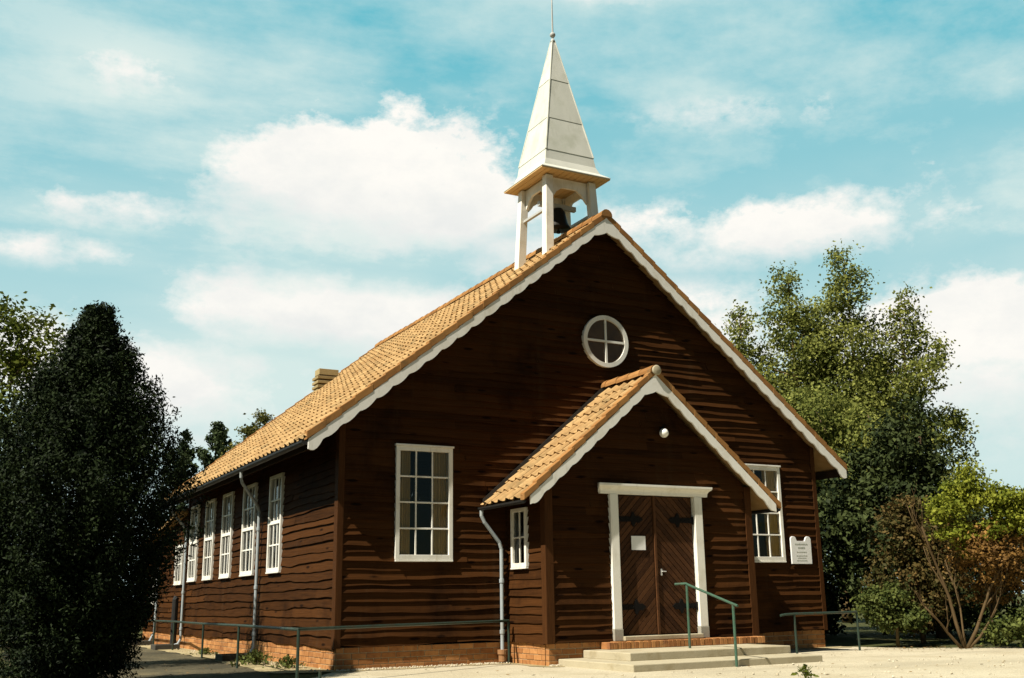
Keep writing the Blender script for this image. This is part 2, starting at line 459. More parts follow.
def barge(apex, k, half, cx, yf, yb_, top, depth, sp, sd, seed, tipdrop=.05):
    """scalloped white bargeboard pair as one inverted V"""
    mb = MB()
    for s in (-1, 1):
        up, lo = [], []
        n = int(half/ (sp/8)) ; c_ = 1/math.sqrt(1+k*k)
        for i in range(n+1):
            x = half*i/n
            zr = apex - k*x
            d = depth
            ph = (x/c_/sp) % 1.0
            d += sd*(1-abs(2*ph-1)**2.2) - sd*.5
            d += .13*max(0, 1 - x/.28)**2 if x < .28 else 0       # rounded apex
            if half - x < .22: d += tipdrop*math.sin((half-x)/.22*math.pi) - .03*(1-(half-x)/.22)
            up.append((cx+s*x, zr+top)); lo.append((cx+s*x, zr+top-d))
        for i in range(n):
            q = [(up[i][0], yf, up[i][1]), (up[i+1][0], yf, up[i+1][1]), (lo[i+1][0], yf, lo[i+1][1]), (lo[i][0], yf, lo[i][1])]
            b2 = [(p[0], yb_, p[2]) for p in q]
            if s < 0: q, b2 = q[::-1], b2[::-1]
            mb.face(q, .5); mb.face(b2[::-1], .5)
            lo_f = ((lo[i][0], yf, lo[i][1]), (lo[i+1][0], yf, lo[i+1][1]), (lo[i+1][0], yb_, lo[i+1][1]), (lo[i][0], yb_, lo[i][1]))
            mb.face(lo_f, .5)
        mb.face(((up[n][0], yf, up[n][1]), (lo[n][0], yf, lo[n][1]), (lo[n][0], yb_, lo[n][1]), (up[n][0], yb_, up[n][1])), .5)
    return mb
barge(APEX, SL, EAVE_X+.06, 0, -OV-.028, -OV+.004, 0.035, .168, .335, .046, 1).build('bargeboard', M_BARGE, chapel)
barge(APEX, SL, EAVE_X, 0, LEN+OV-.004, LEN+OV+.028, 0.035, .168, .335, .046, 1).build('bargeboard', M_BARGE, chapel)

# porch roof
pc = 1/math.sqrt(1+PSL*PSL); ps = PSL*pc
mb = MB(); DZ = -.10
for s in (-1, 1):
    ex = PEX
    org = (PX+s*ex, PY-POV-.02, RP(PX+ex)+DZ+.03)
    pantiles(mb, org, (0,1,0), (-s*pc, 0, ps), (s*ps, 0, pc), -PY+POV-.03, ex/pc-.04, .24, .27, 61+s)
    mb.face(((PX+s*ex, PY-POV+.03, RP(PX+ex)+DZ), (PX+s*ex, -.005, RP(PX+ex)+DZ), (PX, -.005, PAP+DZ), (PX, PY-POV+.03, PAP+DZ)), .2)
proof = mb.build('porch_roof', M_TILE, chapel)
mb = MB(); verge(mb, PY-POV-.026, PY-POV+.09, PAP+DZ, PSL, PEX+.03, PX, .27, 71, .01, .115)
mb.build('verge_tiles', M_VERGE, proof, bevel=.008)
mb = MB(); ridge(mb, PX, PAP+DZ+.06, PY-POV-.04, -.02, 72, rad=.10)
mb.build('ridge_tiles', M_VERGE, proof)
mb = MB(); mb.lathe((0,0,0), [(.001,-.03),(.075,-.028),(.098,-.01),(.102,.02),(.08,.03),(.001,.032)], 20)
for i, (a, b_, c) in enumerate(mb.v): mb.v[i] = (PX+a*.8, PY-POV-.05-c*.8, PAP+DZ+.075+b_*.8)
mb.build('ridge_end_cap', M_CONC, proof, smooth=True)
barge(PAP+DZ, PSL, PEX-.06, PX, PY-POV-.024, PY-POV+.006, .012, .158, .30, .032, 2, .03).build('porch_bargeboard', M_BARGE, chapel)
# lead soaker where porch roof meets the boards
mb = MB()
for s in (-1, 1):
    x0, x1 = PX+s*PEX, PX+s*.02
    p = [(x0, -.075, RP(x0)+DZ+.05), (x1, -.075, RP(x1)+DZ+.05), (x1, -.07, RP(x1)+DZ+.13), (x0, -.07, RP(x0)+DZ+.13)]
    mb.prism(p if s < 0 else p[::-1], (0, .012, 0))
mb.build('flashing', M_GUTTER, chapel)

# annex lean-to roof
mb = MB()
an = math.atan(.12)
pantiles(mb, (W+.25, ANX_L+.3, anx_top(ANX_L+.3)+.05), (-1,0,0), (0,-math.cos(an),math.sin(an)), (0,math.sin(an),math.cos(an)), 2*W+.5, (ANX_L+.3-LEN)/math.cos(an)-.03, .25, .33, 77)
mb.hexa([(-W-.25,LEN+.02,anx_top(LEN)-.02),(W+.25,LEN+.02,anx_top(LEN)-.02),(W+.25,ANX_L+.3,anx_top(ANX_L+.3)-.02),(-W-.25,ANX_L+.3,anx_top(ANX_L+.3)-.02),
         (-W-.25,LEN+.02,anx_top(LEN)+.03),(W+.25,LEN+.02,anx_top(LEN)+.03),(W+.25,ANX_L+.3,anx_top(ANX_L+.3)+.03),(-W-.25,ANX_L+.3,anx_top(ANX_L+.3)+.03)], .3)
mb.build('annex_roof', M_TILE, chapel)

# gutters
def gutter(x, y0, y1, z, s, name='gutter', rad=.055):
    mb = MB(); a = []
    for y in (y0, y1):
        a.append([(x+rad*math.cos(math.pi+math.pi*k/8), y, z+rad*math.sin(math.pi+math.pi*k/8)) for k in range(9)])
    for k in range(8):
        mb.face((a[0][k], a[0][k+1], a[1][k+1], a[1][k]))
        q = [(p[0]*1, p[1], p[2]+.006) for p in (a[0][k], a[0][k+1], a[1][k+1], a[1][k])]
        mb.face(q[::-1])
    mb.face(a[0][::-1]); mb.face(a[1])
    return mb.build(name, M_GUTTER, chapel)
GZ = RF(EAVE_X+.06)+.012
gutter(-EAVE_X-.095, -OV, LEN+OV, GZ, -1); gutter(EAVE_X+.095, -OV, LEN+OV, GZ, 1)
PGZ = RP(PX+PEX)+DZ-.005
gutter(PX-PEX-.03, PY-POV+.02, -.02, PGZ, -1, rad=.045); gutter(PX+PEX+.03, PY-POV+.02, -.02, PGZ, 1, rad=.045)
# dark fascia/soffit under the eaves
for s in (-1, 1):
    mb = MB(); a, b_ = sorted((s*(EAVE_X-.03), s*(EAVE_X)))
    mb.box((a, -OV+.01, RF(EAVE_X)-.13), (b_, LEN+OV-.01, RF(EAVE_X)+.012), .3)
    mb.build('fascia', M_UNDER, chapel)

# ------------------------------------------------------------------ windows
def window(org, ud, nd, w, h, cols, rows, fr=.065, bar=.024, thick_row=None, curtains=(), name='window', sill=True, mat=M_WHITE, head=False):
    """frame with glazing bars; org = lower left corner on the wall plane"""
    org, ud, nd = Vector(org), Vector(ud), Vector(nd)
    def bx(m_, u0, u1, z0, z1, f0, f1, t=.5):
        p = []
        for zz in (z0, z1):
            for (uu, ff) in ((u0, f1), (u1, f1), (u1, f0), (u0, f0)):
                p.append(org + ud*uu + nd*ff + Vector((0,0,zz)))
        m_.hexa(p, t)
    m_ = MB()
    bx(m_, 0, fr, 0, h, -.06, .062); bx(m_, w-fr, w, 0, h, -.06, .062)
    bx(m_, fr, w-fr, h-fr, h, -.06, .0615); bx(m_, fr, w-fr, 0, fr*1.1, -.06, .0615)
    iw, ih = w-2*fr, h-2.1*fr
    for c in range(1, cols):
        u = fr + iw*c/cols; bx(m_, u-bar/2, u+bar/2, fr*1.1, h-fr, .012, .040)
    for r_ in range(1, rows):
        z = fr*1.1 + ih*r_/rows; b2 = .06 if thick_row == r_ else bar
        bx(m_, fr, w-fr, z-b2/2, z+b2/2, .010, .056 if thick_row == r_ else .042)
    if head: bx(m_, -.015, w+.015, h+.002, h+.03, -.02, .085)
    win = m_.build(name, mat, chapel, bevel=.004)
    g = MB()
    a = [org + ud*fr + nd*.024 + Vector((0,0,fr)), org + ud*(w-fr) + nd*.024 + Vector((0,0,fr)),
         org + ud*(w-fr) + nd*.024 + Vector((0,0,h-fr)), org + ud*fr + nd*.024 + Vector((0,0,h-fr))]
    g.face(a); g.build('pane', M_GLASS, win)
    if sill:
        s_ = MB(); bx(s_, 0, w, -.028, -.003, -.02, .072); s_.build('sill', mat, win, bevel=.005)
    for (c0, c1) in curtains:
        cm = MB(); n = 26; prev = None
        for k in range(n+1):
            u = c0 + (c1-c0)*k/n; f = -.05 + .022*math.sin(k*1.35) + .008*math.sin(k*.6)
            p = (org + ud*u + nd*f + Vector((0,0,.02)), org + ud*u + nd*(f+.0) + Vector((0,0,h-.02)))
            if prev: cm.face((prev[0], p[0], p[1], prev[1]), .5+.4*math.sin(k*1.35))
            prev = p
        cm.build('curtain', M_CURT, win, smooth=True)
    return win
w_ = FW_L[1]-FW_L[0]; h_ = FW_L[3]-FW_L[2]
window((FW_L[0],0,FW_L[2]), (1,0,0), (0,-1,0), w_, h_, 3, 4, curtains=((.05,.27),(w_-.29,w_-.04)), head=True)
window((FW_R[0],0,FW_R[2]), (1,0,0), (0,-1,0), w_, h_, 3, 4, curtains=((.05,.22),(w_-.34,w_-.05)), head=True)
window((-W,11.35,1.40), (0,-1,0), (-1,0,0), .80, .88, 3, 2, fr=.055, bar=.026)
for i, (a, b_) in enumerate(SIDE_W[:5]):
    window((-W,b_,SZ[0]), (0,-1,0), (-1,0,0), b_-a, SZ[1]-SZ[0], 3, 4, fr=.055, bar=.026, thick_row=2)
window((-W,AW[1],AW[2]), (0,-1,0), (-1,0,0), AW[1]-AW[0], AW[3]-AW[2], 2, 2, fr=.05)
window((PX-PH,PW[1],PW[2]), (0,-1,0), (-1,0,0), PW[1]-PW[0], PW[3]-PW[2], 2, 2, fr=.055, sill=True)
# round window in the gable
RX, RZ_, RR = .05, 5.18, .455
mb = MB(); ns = 48
for k in range(ns):
    a0, a1 = 2*math.pi*k/ns, 2*math.pi*(k+1)/ns
    def ringp(r_, y): return [(RX+r_*math.cos(a), y, RZ_+r_*math.sin(a)) for a in (a0, a1)]
    o1, o2 = ringp(RR, -.085); i1, i2 = ringp(RR-.075, -.085)
    ob1, ob2 = ringp(RR, .0); ib1, ib2 = ringp(RR-.075, -.03)
    mb.face((o1, i1, i2, o2)); mb.face((ob1, o1, o2, ob2)); mb.face((i1, ib1, ib2, i2))
mb.box((RX-.018, -.078, RZ_-RR+.06), (RX+.018, -.056, RZ_+RR-.06)); mb.box((RX-RR+.06, -.080, RZ_-.018), (RX+RR-.06, -.055, RZ_+.018))
rw = mb.build('round_window', M_WHITE, chapel)
g = MB(); g.face([(RX+(RR-.06)*math.cos(2*math.pi*k/ns), -.056+.003, RZ_+(RR-.06)*math.sin(2*math.pi*k/ns)) for k in range(ns)]); g.build('pane', M_GLASS, rw)
g = MB(); g.face([(RX+(RR-.05)*math.cos(2*math.pi*k/ns), -.0455, RZ_+(RR-.05)*math.sin(2*math.pi*k/ns)) for k in range(ns)]); g.build('lining', M_BROWNCURT, rw)
# plain interior partition that stops light passing through the hall, and floor
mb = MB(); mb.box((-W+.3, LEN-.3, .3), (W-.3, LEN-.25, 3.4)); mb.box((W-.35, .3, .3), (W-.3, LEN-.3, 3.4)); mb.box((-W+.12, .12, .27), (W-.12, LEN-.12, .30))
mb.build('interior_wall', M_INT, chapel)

# ------------------------------------------------------------------ entrance: frame, doors
FY = PY-.05
fr_o = []
for (a, b_) in ((-.785, -.64), (.805, .955)):
    mb = MB(); mb.box((a, FY-.03, .34+.13), (b_, PY+.08, 2.452), .5)
    fr_o.append(mb.build('door_post', M_WHITE, chapel, bevel=.006))
M_SHOE = surf('grey post shoe', (.26,.25,.21), (.36,.34,.28), 9, .8)
for q, (a, b_) in zip(fr_o, ((-.792, -.633), (.798, .962))):
    mb = MB(); mb.box((a, FY-.036, .30), (b_, PY+.08, .468), .4)
    mb.build('post_shoe', M_SHOE, q, bevel=.006)
# moulded lintel: cyma profile swept along x with flared ends
mb = MB()
prof = [(0,2.453),(-.075,2.453),(-.082,2.50),(-.10,2.53),(-.135,2.555),(-.150,2.575),(-.150,2.605),(0,2.615)]
xa, xb = -.955, 1.07
def lx(side, y): return (xa - .8*max(0,-y-.08) if side < 0 else xb + .8*max(0,-y-.08))
A = [(lx(-1,y), PY+y, z) for y, z in prof]; B = [(lx(1,y), PY+y, z) for y, z in prof]
for k in range(len(prof)):
    j = (k+1) % len(prof); mb.face((A[k], A[j], B[j], B[k]))
mb.face(A[::-1]); mb.face(B)
mb.build('lintel', M_WHITE, chapel)
mb = MB(); mb.box((DOOR_X0-.002, PY-.14, .302), (DOOR_X1+.002, PY+.06, .365), .6)
mb.build('door_sill', M_CONC, chapel, bevel=.008)

def clip(poly, x0, x1, z0, z1):
    def c(poly, f, inter):
        o = []
        for i in range(len(poly)):
            a, b_ = poly[i-1], poly[i]
            if f(b_):
                if not f(a): o.append(inter(a, b_))
                o.append(b_)
            elif f(a): o.append(inter(a, b_))
        return o
    def at(i, v):
        def g(a, b_):
            t = (v-a[i])/(b_[i]-a[i]); return tuple(a[k]+t*(b_[k]-a[k]) for k in (0,1))
        return g
    for i, v, f in ((0,x0,lambda p: p[0]>=x0),(0,x1,lambda p: p[0]<=x1),(1,z0,lambda p: p[1]>=z0),(1,z1,lambda p: p[1]<=z1)):
        if not poly: return []
        poly = c(poly, f, at(i, v))
    return poly
def leaf(x0, x1, z0, z1, sgn, seed, active):
    rs = random.Random(seed); mb = MB(); yb = PY+.01
    mb.box((x0, yb, z0), (x1, yb+.04, z1), .1)
    wd = .075; d = wd*math.sqrt(2)
    s = -4.0
    while s < 6:
        if sgn > 0: q = [(-3, -3-0+s), (3, 3+s), (3, 3+s+d-.012), (-3, -3+s+d-.012)]
        else: q = [(-3, 3+s), (3, -3+s), (3, -3+s+d-.012), (-3, 3+s+d-.012)]
        poly = clip([(a+(x0+x1)/2, b_+1) for a, b_ in q], x0+.012, x1-.012, z0+.012, z1-.012)
        if len(poly) >= 3:
            mb.prism([(a, yb-.016, b_) for a, b_ in poly], (0,.0165,0), rs.random())
        s += d
    return mb.build('door', M_DOOR, chapel, bevel=.003)
DX = .06
dl = leaf(DOOR_X0+.004, DX-.022, .372, 2.448, 1, 5, True)
dr = leaf(DX+.024, DOOR_X1-.004, .372, 2.448, -1, 6, False)
mb = MB(); mb.box((DX-.02, PY-.028, .372), (DX+.022, PY+.03, 2.448), .95)
mb.build('meeting_stile', M_DOOR, dl, bevel=.004)
def strap(x0, s, z, parent):
    y = PY-.012; pts = [(0,.042),(.25,.034),(.27,.10),(.30,.115),(.325,.07),(.345,.045),(.40,.05),(.47,.0)]
    poly = [(x0+s*a, z+b_) for a, b_ in pts] + [(x0+s*a, z-b_) for a, b_ in reversed(pts[:-1])]
    p3 = [(a, y-.012, b_) for a, b_ in poly]
    mb = MB(); mb.prism(p3 if s > 0 else p3[::-1], (0,.0115,0)); mb.tube([(x0-s*.0, y-.012, z-.06), (x0, y-.012, z+.06)], .016)
    for a in (.06, .15, .23): mb.lathe((x0+s*a, y-.012, z), [(.001,-.008),(.010,-.006),(.010,.006),(.001,.008)], 8)
    mb.build('strap_hinge', M_IRON, parent)
for z in (.78, 2.08):
    strap(DOOR_X0+.01, 1, z, dl); strap(DOOR_X1-.01, -1, z, dr)
mb = MB(); mb.box((.142, PY-.018, 1.24), (.168, PY-.006, 1.34)); mb.tube([(.155, PY-.015, 1.30),(.155, PY-.05, 1.30),(.215, PY-.052, 1.297)], .008)
mb.build('handle', M_METAL, dr)

# ------------------------------------------------------------------ bell turret
TX, TY = 0., 1.356
mb = MB()
def sq(h, z): return [(TX-h, TY-h, z), (TX+h, TY-h, z), (TX+h, TY+h, z), (TX-h, TY+h, z)]
def loft(mb, a, b_, t=.5):
    for k in range(4):
        j = (k+1) % 4; mb.face((a[k], a[j], b_[j], b_[k]), t)
# arched heads between the posts (one mesh)
def headboard(axis, side):
    hp = .46; ins = .085
    u0, u1 = -hp+ins, hp-ins
    top = 8.47; pts_top = [(u1, top), (u0, top)]
    low = []
    n = 14
    for k in range(n+1):
        t = k/n; u = u0 + (u1-u0)*t
        e = abs(2*t-1)
        z = 8.30 - .22*max(0, (e-.35)/.65)**1.8 - (.018 if (int(t*14) % 2 and e > .3) else 0)
        low.append((u, z))
    poly = low + pts_top
    if axis == 'x': return [(TX+u, TY+side*hp, z) for u, z in poly], (0, -side*.05, 0)
    return [(TX+side*hp, TY+u, z) for u, z in poly], (-side*.05, 0, 0)
for ax in 'xy':
    for s in (-1, 1):
        p, e = headboard(ax, s); mb.prism(p, e)
turret = mb.build('bell_turret', M_WHITE, chapel)
for sx in (-1, 1):
    for sy in (-1, 1):
        mb = MB(); t = .46; bt = .535; hw = .074
        zt = 8.48; zb = RF(TX+sx*bt)-.12
        p = [(TX+sx*bt+a*hw*1.1, TY+sy*bt+b_*hw*1.1, zb) for a, b_ in ((-1,-1),(1,-1),(1,1),(-1,1))] + [(TX+sx*t+a*hw, TY+sy*t+b_*hw, zt) for a, b_ in ((-1,-1),(1,-1),(1,1),(-1,1))]
        mb.hexa(p); mb.build('turret_post', M_WHITE, turret, bevel=.008)
mb = MB()
a = sq(.735, 8.505)
mb.face(a[::-1]); loft(mb, a, sq(.735, 8.53))
for k in range(11):   # board joints of the soffit
    u = -.62 + k*.124; mb.box((TX+u-.006, TY-.72, 8.497), (TX+u+.006, TY+.72, 8.5035), .2)
mb.build('turret_soffit', M_SOFFIT, turret)
mb = MB()
lv = [(.742, 8.531), (.742, 8.545), (.60, 8.65), (.545, 8.79), (.515, 9.0)]
for (h0, z0), (h1, z1) in zip(lv, lv[1:]): loft(mb, sq(h0, z0), sq(h1, z1))
def hs(z): return .515 + (.028-.515)*(z-9.0)/(11.57-9.0)
zs = [9.0, 9.72, 10.62, 11.57]
for z0, z1 in zip(zs, zs[1:]):
    loft(mb, sq(hs(z0)+.010, z0-.012), sq(hs(z1), z1), random.random())
    loft(mb, sq(hs(z0)-.02, z0-.011), sq(hs(z0)+.010, z0-.012), .1)
for sx, sy in ((-1,-1),(1,-1),(1,1),(-1,1)):   # corner rolls
    mb.tube([(TX+sx*hs(z), TY+sy*hs(z), z) for z in (8.99, 9.8, 10.6, 11.56)], [.018,.016,.014,.012], 6)
mb.build('spire', M_SPIRE, turret)
mb = MB(); mb.tube([(TX,TY,11.5),(TX,TY,11.72),(TX,TY,12.35),(TX,TY,13.0)], [.022,.018,.014,.010], 8)
mb.lathe((TX,TY,11.70), [(.001,-.058),(.03,-.05),(.05,-.027),(.057,0),(.05,.027),(.03,.05),(.001,.058)], 16)
mb.lathe((TX,TY,11.56), [(.04,-.02),(.05,0),(.03,.05)], 12)
mb.build('finial', M_METAL, turret, smooth=True)
mb = MB(); mb.lathe((TX+.02,TY,7.66), [(.235,0),(.225,.03),(.185,.10),(.155,.22),(.135,.33),(.09,.40),(.03,.42)], 20)
mb.lathe((TX+.02,TY,7.60), [(.001,-.03),(.035,-.02),(.035,.02),(.012,.05),(.012,.2)], 10)
mb.build('bell', M_BELL, turret, smooth=True)
mb = MB(); mb.box((TX-.40, TY-.04, 8.06), (TX+.40, TY+.04, 8.15)); mb.box((TX-.50, TY-.50, 7.84), (TX-.44, TY+.50, 7.88)); mb.box((TX+.44, TY-.50, 7.84), (TX+.50, TY+.50, 7.88))
mb.build('bell_frame', M_METAL, turret)

# chimney
mb = MB(); cx0, cx1, cy0, cy1 = -1.86, -1.27, 9.75, 10.2
z = 5.68; k = 0
while z < 6.30:
    mb.box((cx0, cy0, z), (cx1, cy1, z+.068), random.random()); z += .112
mb.box((cx0+.05, cy0+.05, z), (cx1-.05, cy1-.05, 6.50), .8)
ch = mb.build('chimney', M_CHIM, chapel, bevel=.006)
mb = MB(); mb.box((cx0+.052, cy0+.052, 5.6), (cx1-.052, cy1-.052, 6.42)); mb.build('chimney_core', M_CHIMDARK, ch)

# downpipes
def pipe(pts, rad=.036, collar=None, brackets=()):
    mb = MB(); mb.tube(pts, rad, 10)
    for (x, y, z) in brackets: mb.lathe((x, y, z), [(rad+.002,-.03),(rad+.010,-.028),(rad+.010,.028),(rad+.002,.03)], 10)
    o = mb.build('downpipe', M_PIPE, chapel)
    if collar:
        mb = MB(); mb.lathe(collar, [(.06,0),(.062,.10),(.075,.105),(.078,.17),(.05,.172)], 14); mb.build('collar', M_CLAY, o)
for y in (4.02, 10.08):
    xw = -W-.085
    pipe([(-EAVE_X-.095,y-.75,GZ-.05),(-EAVE_X-.095,y-.75,GZ-.14),(-EAVE_X-.05,y-.66,GZ-.22),(xw-.05,y-.06,GZ-.55),(xw,y,GZ-.65),(xw,y,.34),(xw,y,.20),(xw-.05,y,.10),(xw-.16,y,.06)], .028, brackets=[(xw,y,2.2),(xw,y,1.2),(xw,y,.42)])
xw = -W-.085
pipe([(xw,13.2,2.55),(xw,13.2,.3),(xw-.1,13.2,.08)], .034, brackets=[(xw,13.2,1.6)])
gx = PX-PEX-.03
pipe([(gx,-.075,PGZ-.04),(gx,-.075,PGZ-.12),(gx+.05,-.078,PGZ-.22),(gx+.30,-.08,PGZ-.52),(gx+.335,-.08,PGZ-.62),(gx+.335,-.08,.12)], .029, collar=(gx+.335,-.08,.02), brackets=[(gx+.335,-.08,1.2),(gx+.335,-.08,.45)])

# ------------------------------------------------------------------ separate things at the entrance
steps = thing('entrance_steps', 'pale concrete entrance steps with a brick top course below the double doors', 'steps', (0,-2.1,0))
mb = MB(); mb.box((-1.72, -3.10, -.03), (1.52, PY-.01, .085), .5); mb.build('lower_step', M_CONC, steps, bevel=.012)
mb = MB(); mb.box((-1.30, -2.42, .080), (1.56, PY-.01, .192), .6); mb.build('upper_step', M_CONC, steps, bevel=.012)
mb = MB(); rs = random.Random(4); x = -1.0
mo = MB(); mo.box((-.99, PY-.235, .19), (1.88, PY-.013, .285))
while x < 1.86:
    mb.box((x+.004, PY-.245+rs.uniform(-.004,.004), .197), (x+.071, PY-.012, .295+rs.uniform(-.003,.003)), rs.random()); x += .075
thr = mb.build('brick_course', M_BRICK, steps, bevel=.004); mo.build('mortar', M_MORTAR, thr)

hr = thing('step_handrail', 'short sloping green metal handrail beside the entrance steps', 'handrail', (.15,-2.3,0))
mb = MB(); mb.tube([(.09,-1.92,.19),(.09,-1.92,1.08)], .019); mb.build('post', M_GREEN, hr)
mb = MB(); mb.tube([(-.07,-3.135,-.03),(-.07,-3.135,.80)], .019); mb.build('post', M_GREEN, hr)
mb = MB(); mb.tube([(.03,-1.72,1.10),(.09,-1.90,1.105),(.085,-2.02,1.07),(-.07,-3.10,.82),(-.08,-3.24,.785)], .018); mb.build('rail', M_GREEN, hr)

lamp = thing('wall_lamp', 'small white globe lamp high on the porch gable above the doors', 'lamp', (.24,PY-.05,3.43))
mb = MB(); mb.lathe((.24,PY-.13,3.43), [(.001,-.075),(.03,-.07),(.055,-.05),(.072,-.02),(.075,0),(.072,.02),(.055,.05),(.03,.07),(.001,.075)], 20); mb.build('globe', M_GLOBE, lamp, smooth=True)
mb = MB(); mb.tube([(.24,PY-.0,3.53),(.24,PY-.13,3.53),(.24,PY-.13,3.49)], .014); mb.lathe((.24,PY-.13,3.485), [(.03,0),(.03,.03)], 12); mb.build('bracket', M_IRON, lamp)

paper = MB(); paper.box((-.39, PY-.026, 1.62), (-.13, PY-.0225, 1.83)); po = paper.build('paper_notice', M_PAPER, None)
tag(po, 'blank white sheet of paper pinned on the brown door', 'notice')

board = thing('notice_board', 'white notice board with two rounded ears on top, on the boards near the hall corner', 'sign', (4.12,-.05,1.46))
mb = MB(); x0, x1, z0, z1 = 3.885, 4.365, 1.46, 1.87
poly = [(x0,z0),(x1,z0),(x1,z1+.03)]
for k in range(7): a = math.pi*k/6; poly.append((x1-.065+.065*math.cos(a), z1+.03+.05*math.sin(a)))
poly += [(x1-.15,z1-.005),(x0+.15,z1-.005)]
for k in range(7): a = math.pi*k/6; poly.append((x0+.065+.065*math.cos(a), z1+.03+.05*math.sin(a)))
mb.prism([(a,-.075,b_) for a, b_ in poly], (0,.028,0)); mb.build('panel', M_PAPER, board, bevel=.004)
rs = random.Random(9)
for z, wd, h in ((1.80,.30,.020),(1.735,.16,.024),(1.665,.24,.012),(1.60,.26,.011),(1.56,.20,.011),(1.515,.25,.011)):
    mb = MB(); x = 4.125-wd/2
    while x < 4.125+wd/2:
        q = rs.uniform(.012,.04); mb.box((x,-.0775,z), (min(x+q,4.125+wd/2),-.0755,z+h)); x += q+.010
    mb.build('lettering', M_INK, board)
for xb_ in (3.95, 4.30):
    mb = MB(); mb.box((xb_-.02,-.047,1.5),(xb_+.02,-.02,1.85)); mb.build('batten', M_DKRAIL, board)

# ------------------------------------------------------------------ railings
def railing(name, label, pts, zr, extra, mat, rad=.019):
    t = thing(name, label, 'railing', (pts[0][0], pts[0][1], 0), 'low metal railings round the chapel')
    for (x, y) in pts:
        mb = MB(); mb.tube([(x,y,-.05),(x,y,zr)], rad); mb.build('post', mat, t)
    mb = MB(); mb.tube(extra, rad*1.05, 8); mb.build('rail', mat, t)
    return t
railing('low_railing', 'low dark metal railing along the side wall turning past the corner to the porch',
        [(-5.80,-2.12),(-5.54,1.69),(-5.27,5.27),(-4.98,9.37),(-4.98,11.6),(-4.98,14.12),(-1.97,-.20)], .61,
        [(-4.98,15.2,.575),(-4.98,9.37,.585),(-5.27,5.27,.59),(-5.54,1.69,.61),(-5.79,-1.9,.615),(-5.80,-2.12,.618),(-5.55,-2.02,.618),(-3.9,-1.19,.615),(-1.97,-.20,.61)], M_DKRAIL)
railing('low_railing', 'short low dark railing with two posts at the far corner by the notice board',
        [(2.66,-1.35),(4.15,-1.25)], .61, [(2.36,-1.36,.60),(2.46,-1.36,.612),(2.66,-1.35,.618),(4.15,-1.25,.62)], M_DKRAIL)
mb = MB(); mb.tube([(-5.45,-1.9,-.05),(-5.45,-1.9,.13)], [.022,.018]); mb.build('ground_stake', M_DKRAIL)
tag(bpy.data.objects['ground_stake'], 'short dark stake standing in the ground beside the corner rail post', 'stake')

def gully(x, y, label):
    mb = MB(); s = .26; t = .06
    mb.box((x-s, y-s, -.02), (x+s, y-s+t, .10)); mb.box((x-s, y+s-t, -.02), (x+s, y+s, .10))
    mb.box((x-s, y-s+t, -.02), (x-s+t, y+s-t, .098)); mb.box((x+s-t, y-s+t, -.02), (x+s, y+s-t, .098)); mb.box((x-s+t, y-s+t, -.02), (x+s-t, y+s-t, .02))
    o = mb.build('drain_gully', M_DKCONC, None, bevel=.008)
    tag(o, label, 'drain', 'drain surrounds under the downpipes')
gully(-5.0, 4.05, 'dark concrete drain surround under the tall downpipe between the two nearest side windows')
gully(-5.0, 10.08, 'dark concrete drain surround under the second downpipe along the side wall')
gully(-5.0, 13.2, 'dark concrete drain surround at the annex downpipe, farthest along the side wall')
mb = MB(); mb.tube([(-4.75,10.55,-.02),(-4.75,10.55,1.05),(-4.72,10.55,1.1)], .07, 10); mb.build('vent_pipe', M_GUTTER)
tag(bpy.data.objects['vent_pipe'], 'short thick black pipe standing against the side wall boards', 'pipe')

# ------------------------------------------------------------------ ground
def sheet(name, poly, z, mat, jitter=0, step=.35, seed=0):
    rs = random.Random(seed); pts = []
    n = len(poly)
    for i in range(n):
        a, b_ = Vector(poly[i]), Vector(poly[(i+1) % n]); l = (b_-a).length
        m_ = max(1, int(l/step)) if jitter else 1
        for k in range(m_):
            p = a.lerp(b_, k/m_); pts.append((p.x + rs.uniform(-jitter, jitter), p.y + rs.uniform(-jitter, jitter), z))
    me = bpy.data.meshes.new(name); me.from_pydata(pts, [], [tuple(range(len(pts)))]); me.materials.append(mat)
    from mathutils.geometry import tessellate_polygon
    tris = tessellate_polygon([[Vector(p) for p in pts]])
    me.clear_geometry(); me.from_pydata(pts, [], [tuple(t) if (Vector(pts[t[1]])-Vector(pts[t[0]])).cross(Vector(pts[t[2]])-Vector(pts[t[0]])).z > 0 else tuple(reversed(t)) for t in tris])
    o = bpy.data.objects.new(name, me); COL.objects.link(o); o['kind'] = 'structure'
    return o
